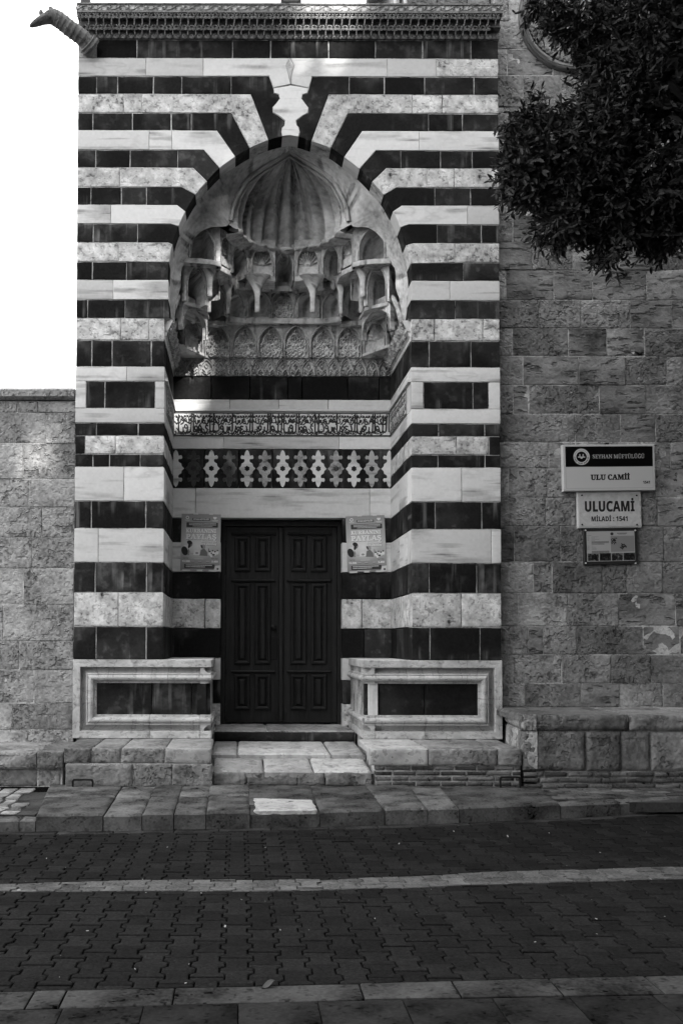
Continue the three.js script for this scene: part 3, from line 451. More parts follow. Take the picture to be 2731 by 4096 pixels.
// crowning cornice: scroll band over two rows of carved lilies
{
  const cor = part('cornice', portal), M1 = std(T.lime, T.limeB, 0.006, 0.5, 0.95), M2 = std(T.lime, T.limeB, 0.006, 0.66, 0.95), MB = std(T.lime, T.limeB, 0.006, 0.3, 0.95), L0 = -XO + 0.01, R0 = XO + 0.005;
  const prof = (pts, x0, x1) => { const g = new THREE.ExtrudeGeometry(shapeOf(pts), { depth: x1 - x0, bevelEnabled: false, steps: 1 }); g.rotateY(Math.PI / 2); g.scale(1, 1, -1); const id = g.index; g.translate(x0, 0, 0); g.computeVertexNormals(); return g; };
  // profile points are [z, y]
  const cuts = [L0, -1.42, -0.62, 0.18, 0.98, 1.66, R0];
  for (let i = 0; i < cuts.length - 1; i++) {
    const pr = [[-0.2, 8.372], [0.012, 8.372], [0.02, 8.385], [0.03, 8.41], [0.008, 8.425], [0.004, 8.455], [0.03, 8.462], [0.085, 8.466], [0.085, 8.476], [0.05, 8.482], [0.045, 8.55], [0.19, 8.563], [0.19, 8.586], [0.175, 8.59], [0.175, 8.65], [0.19, 8.655], [0.19, 8.672], [-0.2, 8.672]];
    mesh('cornice_block', prof(pr.map(([z, y]) => [z, y]), cuts[i], cuts[i + 1]), MB, cor);
  }
  const scroll = (g, w, h) => { g.strokeStyle = '#fff'; g.lineWidth = h * 0.1; g.lineCap = 'round'; const n = 46; for (let i = 0; i < n; i++) { const x = (i + 0.5) * w / n, p = w / n, f = i & 1 ? -1 : 1; g.beginPath(); g.moveTo(x - p / 2, h * (0.5 + 0.35 * f)); g.bezierCurveTo(x - p * 0.1, h * (0.5 + 0.35 * f), x + p * 0.1, h * (0.5 - 0.35 * f), x + p / 2, h * (0.5 - 0.35 * f)); g.stroke(); g.beginPath(); g.arc(x - p * 0.12, h * (0.5 - 0.18 * f), h * 0.17, 0, 5); g.stroke(); g.beginPath(); g.arc(x + p * 0.2, h * (0.5 + 0.2 * f), h * 0.12, 1, 6); g.stroke(); } };
  const sg = relief(R0 - L0, 0.06, 700, 12, 0.014, scroll); sg.translate((L0 + R0) / 2, 8.62, 0.177); mesh('scroll_band', sg, M2, cor);
  // one carved lily: three petals, two volutes and a stem
  const petal = (x, y, rx, ry, rot, zz) => { const g = new THREE.SphereGeometry(1, 6, 4); g.scale(rx, ry, 0.012); g.rotateZ(rot); g.translate(x, y, zz); return g; };
  const lily = (stem) => { const gs = [petal(0, 0.03, 0.009, 0.019, 0, 0), petal(-0.018, 0.02, 0.008, 0.02, 0.75, 0), petal(0.018, 0.02, 0.008, 0.02, -0.75, 0)]; for (const s of [-1, 1]) { const t = new THREE.TorusGeometry(0.011, 0.005, 4, 8); t.translate(s * 0.018, -0.006, 0.004); gs.push(t); const b = new THREE.SphereGeometry(0.006, 5, 4); b.translate(s * 0.018, -0.006, 0.006); gs.push(b); } const st = new THREE.CylinderGeometry(0.0055, 0.0055, stem, 5); st.rotateX(0.3); st.translate(0, -stem / 2, -0.008); gs.push(st); return mergeGeometries(gs.map((g) => g.index ? g.toNonIndexed() : g)); };
  const l1 = lily(0.07), l2 = lily(0.06); l1.scale(1.3, 1.05, 1); l2.scale(1.3, 1.05, 1); const sp = 0.0855, bowl = new THREE.SphereGeometry(0.036, 8, 5, 0, Math.PI); bowl.scale(1, 0.9, 0.45);
  for (let i = 0; i < 55; i++) { const x = L0 + 0.045 + i * sp, a = mesh('carved_lily', l1, i % 3 ? M2 : M1, cor); a.position.set(x, 8.53 + R(-0.002, 0.002), 0.165); a.rotation.x = 0.25; a.rotation.z = R(-0.06, 0.06); }
  for (let i = 0; i < 53; i++) { const x = L0 + 0.21 + (i - 1) * sp, a = mesh('carved_lily', l2, i % 3 ? M2 : M1, cor); a.position.set(x, 8.438 + R(-0.002, 0.002), 0.1); a.rotation.x = 0.25; a.rotation.z = R(-0.06, 0.06); const b = mesh('hollow_block', bowl, M2, cor); b.position.set(x + sp / 2, 8.395, 0.02); }
}
// ribbed waterspout at the corner of the cornice
{
  const M = std(T.worn, T.wornB, 0.012, 0.24, 0.92), path = new THREE.CatmullRomCurve3([V(-2.2, 8.26, 0.02), V(-2.3, 8.33, 0.1), V(-2.43, 8.4, 0.16), V(-2.55, 8.475, 0.2), V(-2.625, 8.495, 0.22), V(-2.7, 8.46, 0.24), V(-2.775, 8.41, 0.26), V(-2.86, 8.345, 0.28)]);
  const n = 160, m = 20, pos = [], uv = [], idx = [], fr = path.computeFrenetFrames(n);
  for (let i = 0; i <= n; i++) { const t = i / n, c = path.getPointAt(t); let r = t < 0.1 ? 0.122 : t < 0.6 ? 0.094 : 0.006 + 0.088 * Math.sqrt(Math.max(0, 1 - Math.pow(Math.max(0, (t - 0.6) / 0.4), 1.6))); if (t < 0.6) r *= 1 + 0.07 * Math.pow(Math.abs(Math.sin(t * 44)), 4) + 0.03 * PN.noise(t * 20, 1, 1); for (let k = 0; k <= m; k++) { const a = k / m * Math.PI * 2, up = V(0.35, 1, 0).normalize(), tg = path.getTangentAt(t), sd = up.clone().cross(tg).normalize(), u2 = tg.clone().cross(sd).normalize(); const v = Math.sin(a), hh = v > 0.55 ? 0.55 - 0.3 * (v - 0.55) : v; const p = c.clone().addScaledVector(sd, Math.cos(a) * r).addScaledVector(u2, hh * r * mix(1, 0.72, sstep(0.62, 0.8, t))); pos.push(p.x, p.y, p.z); uv.push(t, k / m * 0.6); } }
  for (let i = 0; i < n; i++) for (let k = 0; k < m; k++) { const q = i * (m + 1) + k; idx.push(q, q + 1, q + m + 2, q, q + m + 2, q + m + 1); }
  const g = new THREE.BufferGeometry(); g.setAttribute('position', new THREE.Float32BufferAttribute(pos, 3)); g.setAttribute('uv', new THREE.Float32BufferAttribute(uv, 2)); g.setIndex(idx); g.computeVertexNormals();
  const sp = mesh('waterspout', g, M, portal);
  const ear = (x, y, z, s, r) => { const e = new THREE.SphereGeometry(1, 10, 8); e.scale(0.035 * s, 0.062 * s, 0.03 * s); e.rotateZ(r); e.translate(x, y, z); return e; };
  mesh('waterspout_ear', ear(-2.625, 8.55, 0.23, 0.9, 0.5), M, sp); mesh('waterspout_ear', ear(-2.735, 8.5, 0.26, 0.75, 0.2), M, sp);
}

// ---------- carved hood: fluted shell over tiers of niches ----------
{
  const hood = part('carved_hood', portal), PL = MAT.plaster, PD = MAT.plaster, CX = 0.012;
  const shellTone = MAT.plaster;
  const add = (name, geo, mat) => mesh(name, geo, mat, hood);
  // closing back and roof so that no light comes in from behind
  add('backing', mergeGeometries([box(-1.39, 1.39, YR[16] - 0.0, 7.6, -1.86, -1.56), box(-1.7, -1.392, 5.15, 7.6, -1.56, -0.262), box(1.392, 1.7, 5.15, 7.6, -1.56, -0.262), box(-1.39, 1.39, 7.32, 7.6, -1.56, -0.262)]), PD);
  const grid = (rows, uw) => { // surface through rows of points
    const pos = [], uv = [], idx = [], n = rows[0].length; let v = 0;
    rows.forEach((r, j) => { let u = 0; if (j) v += r[n >> 1].distanceTo(rows[j - 1][n >> 1]); r.forEach((p, i) => { if (i) u += p.distanceTo(r[i - 1]); pos.push(p.x, p.y, p.z); uv.push(uw ? i / (n - 1) * uw : u + 2, v + 1); }); });
    for (let j = 0; j < rows.length - 1; j++) for (let i = 0; i < n - 1; i++) { const k = j * n + i; idx.push(k, k + 1, k + n + 1, k, k + n + 1, k + n); }
    const g = new THREE.BufferGeometry(); g.setAttribute('position', new THREE.Float32BufferAttribute(pos, 3)); g.setAttribute('uv', new THREE.Float32BufferAttribute(uv, 2)); g.setIndex(idx); g.computeVertexNormals(); return g;
  };
  // plaster vault between the arch and the shell
  const edgeL = [[.043,7.307,-.45],[-.013,7.277,-.45],[-.115,7.206,-.45],[-.258,7.122,-.45],[-.442,6.977,-.45],[-.564,6.787,-.45],[-.625,6.621,-.45],[-.648,6.479,-.45],[-.697,6.42,-.45],[-.858,6.415,-.46],[-1.004,6.349,-.46],[-1.085,6.246,-.46],[-1.119,6.039,-.46],[-1.212,5.935,-.46],[-1.229,5.703,-.47],[-1.276,5.547,-.48],[-1.291,5.288,-.5]].map((p) => V(...p));
  const shellArch = edgeL.slice(0, 8);
  const half = (s) => {
    const A = [], n = 44; for (let i = 0; i <= n; i++) { const t = s < 0 ? 14 * (1 - i / n) : 14 + 14 * i / n; const p = archPt(t); A.push(V(p.x, p.y, -0.25)); }
    const Bc = new THREE.CatmullRomCurve3(edgeL.map((p) => s < 0 ? p.clone() : V(2 * 0.04 - p.x + (p.y < 6.4 ? -0.03 : 0), p.y, p.z)), false, 'centripetal'), B = Bc.getSpacedPoints(n);
    const rows = []; for (let k = 0; k <= 10; k++) { const t = k / 10, e = Math.pow(t, 1.35), f = 1 - Math.pow(1 - t, 1.5); rows.push(A.map((a, i) => { const b = B[i], c = PN.noise(a.x * 5 + t, a.y * 5, t * 3) * 0.006; return V(mix(a.x, b.x, e) + c, mix(a.y, b.y, e), mix(a.z, b.z, f)); })); }
    if (s > 0) rows.forEach((r) => r.reverse()); add('plaster_vault', grid(rows, 2.6), PL);
    return Bc;
  };
  half(-1); half(1);
  // moulded edge of the shell
  const mirrored = (p) => V(2 * 0.04 - p.x, p.y, p.z), rim = new THREE.CatmullRomCurve3([...shellArch.slice().reverse(), ...shellArch.slice(1).map(mirrored)], false, 'centripetal');
  for (const [r, dz, sc] of [[0.03, 0.0, 1], [0.018, -0.05, 0.955]]) { const c = new THREE.CatmullRomCurve3(rim.getPoints(40).map((p) => V(0.04 + (p.x - 0.04) * sc, 6.4 + (p.y - 6.4) * sc, p.z + dz))); add('shell_moulding', new THREE.TubeGeometry(c, 60, r, 7), PL); }
  // fluted half dome
  {
    const prof = new THREE.CatmullRomCurve3([[0.665, 0], [0.672, 0.12], [0.65, 0.26], [0.6, 0.4], [0.51, 0.53], [0.38, 0.65], [0.22, 0.75], [0.1, 0.81], [0.0, 0.86]].map(([r, y]) => V(r, y, 0))), nf = 11, rows = [], m = nf * 10;
    for (let j = 0; j <= 34; j++) {
      const p = prof.getPoint(j / 34), r = [];
      for (let i = 0; i <= m; i++) { const f = i / m, ph = Math.PI * f, loc = (f * nf) % 1, puff = Math.pow(Math.abs(Math.sin(Math.PI * loc)), 0.7), joint = [7, 14, 21].includes(j) ? 0.008 : 0; const R1 = p.x * (1.1 - 0.2 * puff) + joint * puff + 0.008 * PN.noise(f * 40, j * 0.4, 3); const lift = j === 0 ? -0.045 * puff - 0.02 * PN.noise(f * 30, 1, 2) : 0; r.push(V(0.04 + R1 * Math.cos(ph), 6.45 + p.y + lift, -0.45 - R1 * Math.sin(ph) * 0.98)); }
      rows.push(r);
    }
    add('fluted_shell', grid(rows, 2.1), shellTone);
    const ring = []; for (let j = 0; j < 3; j++) { const r = []; for (let i = 0; i <= m; i++) { const f = i / m, ph = Math.PI * f, loc = (f * nf * 1) % 1, pf = Math.pow(Math.abs(Math.sin(Math.PI * loc)), 0.5); const rr = [0.6 - 0.05 * pf, 0.585 - 0.05 * pf, 0.74][j] ; r.push(V(0.04 + rr * Math.cos(ph), [6.4, 6.345, 6.33][j] - 0.01 * pf, -0.45 - rr * Math.sin(ph))); } ring.push(r); }
    add('shell_footing', grid(ring), PL);
  }
  // ---- niche bays ----
  const RR = 1.45, AA = Math.acos(1 - 1 / RR); // two-centred pointed arch: radius in half-widths
  const archHalf = (q) => 1 - RR * (1 - Math.cos(Math.asin(clampf(q * Math.sin(AA), 0, Math.sin(AA))))); // half-width left at height fraction q
  const archLine = (w, yb, ys, ya, l, r, n = 9) => { // opening outline from lower left over the apex to lower right, in local u
    const o = [[l, yb]], mid = (l + w - r) / 2, aw = mid - l; for (let i = 0; i <= n; i++) { const q = Math.sin(AA * i / n) / Math.sin(AA); o.push([i === n ? mid : mid - aw * archHalf(q), mix(ys, ya, q)]); }
    const right = o.slice(0, -1).reverse().map(([u, y]) => [mid * 2 - u, y]); return [...o, ...right];
  };
  const place = (g, ax, az, bx, bz) => { const a = Math.atan2(-(bz - az), bx - ax); g.rotateY(a); g.translate(ax, 0, az); return g; };
  function bay([ax, az, bx, bz, yb, ys, ya, yt], o = {}) {
    const { l = 0.02, r = 0.02, th = 0.05, depth = 0.2, floor = yb, mat = PL, inner = PD, mould = true, flutes = 0, carve, fan } = o, w = Math.hypot(bx - ax, bz - az);
    const line = archLine(w, yb, ys, ya, l, r), face = [[0, yb], ...line, [w, yb], [w, yt], [0, yt]].filter((p, i, a) => !i || Math.hypot(p[0] - a[i - 1][0], p[1] - a[i - 1][1]) > 1e-4);
    add('niche_face', place(slab2(face.reverse(), 0, th, { bevel: 0.004, gap: 0 }), ax, az, bx, bz), mat);
    if (mould) { const c = new THREE.CatmullRomCurve3(line.map(([u, y]) => V(u, y, 0.002)), false, 'centripetal'); add('niche_moulding', place(new THREE.TubeGeometry(c, 40, Math.min(0.012, w * 0.04), 5), ax, az, bx, bz), mat); }
    const mid = (l + w - r) / 2, aw = (w - l - r) / 2;
    if (carve || fan) {
      const h = ya - floor, g = relief(aw * 2, h, 46, 56, 0.028, carve ?? fan, (x, y) => { const yy = y + floor + h / 2; if (yy < ys) return true; return Math.abs(x) <= aw * Math.max(0, archHalf((yy - ys) / (ya - ys))) + 0.006; });
      g.translate(mid, floor + h / 2, -th + 0.004); add('carved_panel', place(g, ax, az, bx, bz), mat);
    } else if (depth) {
      const rows = []; for (let j = 0; j <= 14; j++) { const t = j / 14, y = mix(floor, ya, t); let a = aw; if (y > ys) { a = aw * Math.max(0.01, archHalf((y - ys) / (ya - ys))); } const rr = []; for (let i = 0; i <= 20; i++) { const ph = Math.PI * i / 20, fl = flutes ? 1 - 0.1 * Math.abs(Math.sin(ph * flutes / 2 + Math.PI / 2)) : 1; rr.push(V(mid - a * Math.cos(ph) * (flutes ? mix(1, fl, Math.sin(ph)) : 1), y, -th * 0.6 - depth * (a / aw) * Math.sin(ph) * fl)); } rows.push(rr); }
      add('niche_hollow', place(grid(rows), ax, az, bx, bz), inner);
    }
  }
  const both = (b, o) => { bay(b, o); const [ax, az, bx, bz, ...y] = b; bay([2 * CX - bx, bz, 2 * CX - ax, az, ...y], { ...o, l: o?.r ?? 0.02, r: o?.l ?? 0.02 }); };
  const ledge = (pts, y0, y1, mat = PL) => { // half outline from the middle or a side piece, mirrored
    const full = Math.abs(pts[0][0] - CX) < 0.01, sets = full ? [[...pts.slice(1), ...pts.slice(1).reverse().map(([x, z]) => [2 * CX - x, z])]] : [pts, pts.map(([x, z]) => [2 * CX - x, z])];
    for (const set of sets) { const g = new THREE.ExtrudeGeometry(shapeOf(set.map(([x, z]) => [x, -z])), { depth: y1 - y0, bevelEnabled: true, bevelSize: 0.008, bevelThickness: 0.006, bevelSegments: 2, curveSegments: 1 }); g.rotateX(-Math.PI / 2); g.translate(0, y0, 0); add('ledge', g, mat); }
  };
  const pendant = (x, z, yb, yt, w0, w1, d1, mat = PL) => { for (const s of [1, -1]) { const X = s > 0 ? x : 2 * CX - x, rows = []; for (let j = 0; j <= 14; j++) { const t = j / 14, k = t < 0.35 ? 0 : Math.pow((t - 0.35) / 0.65, 2.1), a = mix(w0, w1, k), d = mix(w0, d1, k), y = mix(yb, yt, t); rows.push([[-1, -0.2], [-1, 0.55], [-0.55, 1], [0.55, 1], [1, 0.55], [1, -0.2]].map(([u, v]) => V(X + u * a / 2, y, z + v * d / 2))); } rows.unshift(rows[0].map((p) => V(X, p.y, z))); add('pendant', grid(rows), mat); } };
  const arab = (seed) => (g, w, h) => { // scrolling arabesque
    const r = mulberry(seed); g.strokeStyle = '#fff'; g.lineCap = 'round'; g.lineWidth = w * 0.055;
    const spiral = (x, y, R0, dir, a0) => { g.beginPath(); for (let t = 0; t <= 1; t += 0.04) { const a = a0 + dir * t * 7.5, q = R0 * (1 - 0.82 * t); const X = x + q * Math.cos(a), Y = y + q * Math.sin(a); t ? g.lineTo(X, Y) : g.moveTo(X, Y); } g.stroke(); };
    for (const s of [-1, 1]) { const X = (u) => w / 2 + s * u * w; g.beginPath(); g.moveTo(X(0), h * 0.98); g.bezierCurveTo(X(0.42), h * 0.85, X(0.3), h * 0.68, X(0.06), h * 0.6); g.bezierCurveTo(X(0.4), h * 0.5, X(0.3), h * 0.35, X(0.02), h * 0.22); g.stroke();
      for (const [u, v, q] of [[0.27, 0.9, 0.15], [0.3, 0.68, 0.15], [0.16, 0.78, 0.11], [0.26, 0.47, 0.14], [0.12, 0.53, 0.1], [0.14, 0.34, 0.12], [0.4, 0.8, 0.07], [0.4, 0.57, 0.08]]) spiral(X(u), h * v, q * w, s * (r() < 0.5 ? 1 : -1), r() * 6); }
    for (const v of [0.93, 0.7, 0.42, 0.2]) { g.beginPath(); g.ellipse(w / 2, h * v, w * 0.05, w * 0.09, 0, 0, 7); g.stroke(); }
  };
  const fan = (g, w, h) => { g.strokeStyle = '#fff'; g.lineCap = 'round'; for (let i = 0; i < 9; i++) { const a = Math.PI * (0.06 + 0.88 * i / 8); g.lineWidth = w * 0.05; g.beginPath(); g.moveTo(w / 2 - Math.cos(a) * w * 0.06, h * 0.62 - Math.sin(a) * w * 0.06); g.lineTo(w / 2 - Math.cos(a) * w * 0.42, h * 0.62 - Math.sin(a) * h * 0.5); g.stroke(); } g.fillStyle = '#fff'; g.fillRect(0, h * 0.68, w, h * 0.32); };
  // tier 1: eight arched panels standing on the palmette frieze
  both([.006,-1.46,.338,-1.46,5.166,5.334,5.564,5.675], { l: 0.02, r: 0.018, th: 0.05, carve: arab(3) });
  both([.338,-1.46,.672,-1.46,5.167,5.335,5.564,5.676], { l: 0.02, r: 0.018, th: 0.05, carve: arab(4) });
  both([.672,-1.46,1.012,-1.46,5.168,5.336,5.565,5.677], { l: 0.02, r: 0.018, th: 0.05, carve: arab(5) });
  { const b = [1.012,-1.46,1.257,-1.08,5.134,5.266,5.501,5.617]; both([...b.slice(0, 4), 5.196, 5.335, 5.564, 5.676], { l: 0.03, r: 0.03, th: 0.05, fan }); ledge([[b[0], -1.54], [b[0], -1.44], [b[2], -1.04], [1.39, -0.95], [1.39, -1.54]], 5.17, 5.194); }
  // ledge over tier 1
  ledge([[CX, -1.5], [CX, -1.395], [.377, -1.4], [.563, -1.37], [.719, -1.3], [.752, -1.54]], 5.574,5.631);
  ledge([[.725, -1.54], [.725, -1.41], [1.001, -1.37], [1.231, -1.0], [1.39, -0.95], [1.39, -1.54]], 5.55,5.601, PD);
  // tier 2
  bay([-.163,-1.42,.158,-1.42,5.649,5.83,5.996,6.101], { l: 0.02, r: 0.02, th: 0.05, carve: arab(9), mat: PD });
  both([.158,-1.42,.479,-1.38,5.644,5.825,5.98,6.101], { l: 0.03, r: 0.02, depth: 0.12, mat: PD });
  both([.479,-1.38,.712,-1.2,5.609,5.767,5.912,6.088], { l: 0.02, r: 0.03, depth: 0.14 });
  both([.712,-1.2,.955,-1.08,5.624,5.771,5.992,6.098], { l: 0.035, r: 0.035, th: 0.07, depth: 0.4 });
  both([.955,-1.08,1.236,-.62,5.264,5.386,5.574,5.69], { l: 0.02, r: 0.02, th: 0.06, depth: 0 });
  pendant(.705, -1.14, 5.611,6.053, 0.045, 0.2, 0.2);
  pendant(.936, -1.0, 5.58,5.986, 0.045, 0.16, 0.2);
  both([.801,-.96,.932,-.74,5.719,5.841,6.069,6.13], { l: 0.02, r: 0.02, depth: 0.2 });
  both([.152,-1.3,.339,-1.3,5.933,6.012,6.097,6.129], { l: 0.02, r: 0.02, depth: 0.1 });
  both([.353,-1.28,.601,-1.1,5.911,5.99,6.065,6.09], { l: 0.02, r: 0.02, depth: 0.12 });
  // tier 3 floor, panels and niches
  ledge([[CX, -1.54], [CX, -1.36], [.13, -1.36], [.141, -1.01], [.284, -0.955], [.442, -0.95], [.497, -1.25], [.652, -1.15], [.676, -0.83], [.798, -0.64], [1.3, -0.7], [1.39, -1.54]], 5.973,6.026);
  bay([-.112,-1.08,.133,-1.08,6.006,6.198,6.359,6.462], { l: 0.02, r: 0.02, depth: 0.42 });
  both([.129,-1,.448,-.95,6.024,6.19,6.391,6.474], { l: 0.03, r: 0.03, fan });
  both([.448,-.95,.67,-.8,6.001,6.169,6.359,6.459], { l: 0.025, r: 0.025, depth: 0.45 });
  both([.67,-.8,.802,-.58,6.049,6.206,6.392,6.462], { l: 0.02, r: 0.02, fan });
  pendant(.348, -1.0, 5.581,6.024, 0.06, 0.32, 0.22);
  // side boxes with small fluted hoods, and the niches under them
  both([.79,-.58,1.199,-.44,6.048,6.167,6.428,6.479], { l: 0.07, r: 0.05, th: 0.08, depth: 0.32, flutes: 7 });
  ledge([[.782, -1.2], [.793, -0.57], [.883, -0.51], [1.01, -0.47], [1.188, -0.45], [1.39, -0.48], [1.39, -1.2]], 5.99,6.038);
  both([.93,-.72,1.21,-.52,5.567,5.761,6.018,6.045], { l: 0.05, r: 0.04, depth: 0.5 });
  pendant(.917, -0.68, 5.661,6.057, 0.06, 0.28, 0.24);
  ledge([[.946, -1.2], [.973, -0.84], [1.192, -0.66], [1.39, -0.62], [1.39, -1.2]], 5.561,5.591);
  // carved archivolts on the flanks below the vault
  for (const s of [-1, 1]) for (const [z, y0, h, w] of [[-0.62, 5.22, 0.42, 0.3], [-0.9, 5.22, 0.3, 0.26]]) { const p = []; for (let i = 0; i <= 16; i++) { const a = Math.PI * i / 16; p.push(V(s * (XI - 0.02 - 0.1 * Math.sin(a)), y0 + h * Math.pow(Math.sin(a), 0.8), z + Math.cos(a) * w / 2)); } add('archivolt', new THREE.TubeGeometry(new THREE.CatmullRomCurve3(p), 30, 0.03, 6), PL); }
  // palmette frieze on the back wall
  const palm = (n) => (g, w, h) => { g.strokeStyle = '#fff'; g.lineCap = 'round'; const p = w / n; for (let i = -1; i <= n; i++) { const x = (i + 0.5) * p; g.lineWidth = p * 0.07; for (const s of [-1, 1]) { g.beginPath(); g.moveTo(x + s * p * 0.46, h); g.lineTo(x + s * p * 0.46, h * 0.62); g.quadraticCurveTo(x + s * p * 0.42, h * 0.36, x, h * 0.22); g.stroke(); for (const k of [0.3, 0.46]) { g.beginPath(); g.moveTo(x + s * p * 0.47, h * (k + 0.16)); g.quadraticCurveTo(x + s * p * 0.4, h * k, x + s * p * 0.06, h * (k - 0.24)); g.stroke(); } g.lineWidth = p * 0.06; g.beginPath(); g.moveTo(x, h); g.quadraticCurveTo(x + s * p * 0.02, h * 0.78, x + s * p * 0.3, h * 0.68); g.stroke(); g.beginPath(); g.moveTo(x + s * p * 0.06, h * 0.95); g.lineTo(x + s * p * 0.34, h * 0.8); g.lineTo(x + s * p * 0.32, h * 0.97); g.stroke(); g.lineWidth = p * 0.07; } g.lineWidth = p * 0.05; g.beginPath(); g.moveTo(x, h * 0.36); g.lineTo(x + p * 0.13, h * 0.5); g.lineTo(x, h * 0.64); g.lineTo(x - p * 0.13, h * 0.5); g.closePath(); g.stroke(); } };
  const fz = part('palmette_frieze', portal), fm = std(T.lime, T.limeB, 0.003, 0.75, 0.9), cuts = [-1.385, -.697, -.08, .414, 1.385], pitch = 0.157;
  for (let i = 0; i < 4; i++) { const w = cuts[i + 1] - cuts[i] - 0.004, n = Math.max(2, Math.round(w / pitch)), h = YR[15] - YR[16] - 0.006; const g = relief(w, h, n * 24, 48, 0.026, palm(n)); g.translate((cuts[i] + cuts[i + 1]) / 2, (YR[15] + YR[16]) / 2, ZB + 0.012); mesh('frieze_slab', g, fm, fz); }
  mesh('frieze_bed', box(-1.385, 1.385, YR[16] + 0.003, YR[15] - 0.003, ZB - 0.02, ZB + 0.01), fm, fz);
  // carved leaf cornice along both side faces at the same height, over a plain marble fillet
  for (const s of [-1, 1]) {
    const sc = part('side_cornice', portal), zz0 = -0.05, zz1 = ZB + 0.02, len = zz0 - zz1;
    const leaf = (g, w, h) => { const r = mulberry(77); for (let i = 0; i < 420; i++) { g.strokeStyle = `rgba(255,255,255,${0.35 + r() * 0.5})`; g.lineWidth = h * 0.05; g.beginPath(); const x = r() * w, y = r() * h; g.arc(x, y, h * (0.05 + r() * 0.12), r() * 6, r() * 6 + 3); g.stroke(); } };
    const g = relief(len, 0.17, 150, 20, 0.035, leaf); g.rotateX(0.4); g.rotateY(-s * Math.PI / 2); g.translate(s * (XI - 0.05), 5.105, (zz0 + zz1) / 2); mesh('carved_leaf_band', g, fm, sc);
    const pr = new THREE.ExtrudeGeometry(shapeOf([[0.1, 5.19], [-0.085, 5.19], [-0.08, 5.17], [-0.015, 5.03], [-0.02, 5.012], [0, 5.0], [0, 4.945], [0.1, 4.945]].map(([x, y]) => [x * s, y])), { depth: len, bevelEnabled: false }); pr.translate(s * XI, 0, zz1); mesh('cornice_block', pr, MAT.M[1], sc);
  }
}

// ---------- walls beside the portal, benches, plinths, steps ----------
const ws = { ch: 0.005, gap: 0.0005, seg: 0.04, rough: 0.004, wob: 0.008, scale: 9, bevel: 0.8 };
const patchMortar = std(T.slab, T.slabB, 0.008, 0.85, 0.95), darkMortar = std(T.slab, T.slabB, 0.008, 0.8, 0.95);
{ // courtyard wall towards the open sky
  const wall = thing('courtyard_wall', 'rough limestone block wall with flat coping, joining the striped portal', 'wall'), z = -0.06, x1 = -2.375, x0 = -7.5;
  mesh('mortar_core', box(x0, x1, 0.05, 4.27, -0.6, z - 0.008), patchMortar, wall);
  const rows = [4.265,4.138,3.791,3.389,3.074,2.732,2.388,1.983,1.576,1.256,.887,.593, 0.4], J = [[69, 153], [184], [93], [117], [168], [128], [94], [13], [79], [137], [51], [112]];
  const jx = [[-3.031,-2.796], [-2.707], [-2.958], [-2.888], [-2.742], [-2.851], [-2.942], [-3.164], [-2.977], [-2.812], [-3.048], [-2.877]];
  for (let r = 0; r < rows.length - 1; r++) {
    const xs = [x1, ...jx[r].slice().reverse()]; while (xs[xs.length - 1] > x0) xs.push(xs[xs.length - 1] - R(0.42, 0.75)); xs[xs.length - 1] = x0;
    for (let i = 0; i < xs.length - 1; i++) mesh('stone_block', wallStone(xs[i + 1], xs[i], rows[r + 1], rows[r], z + R(-0.006, 0.008), 0.2, r > 4 ? { ...ws, rough: 0.0045, wob: 0.01 } : ws), r === 10 && i === 0 ? MAT.WL[1] : pick(MAT.A), wall);
  }
  for (let x = x1; x > x0; ) { const w = R(0.7, 1.1); mesh('coping_stone', copingStone(x, w), pick(MAT.A), wall); x -= w; }
}
function copingStone(x, w) { // (z, y) profile running from x - w to x
  const n = new THREE.ExtrudeGeometry(shapeOf([[-0.56, 4.28], [-0.04, 4.28], [0.015, 4.305], [0.02, 4.375], [0, 4.4], [-0.56, 4.41]]), { depth: w - 0.005, bevelEnabled: false }), p = n.attributes.position;
  for (let i = 0; i < p.count; i++) { const a = p.getX(i), b = p.getY(i), c = p.getZ(i); p.setXYZ(i, x - w + c, b + 0.004 * PN.noise(c * 8, a * 9, x), a); }
  n.computeVertexNormals(); return n;
}
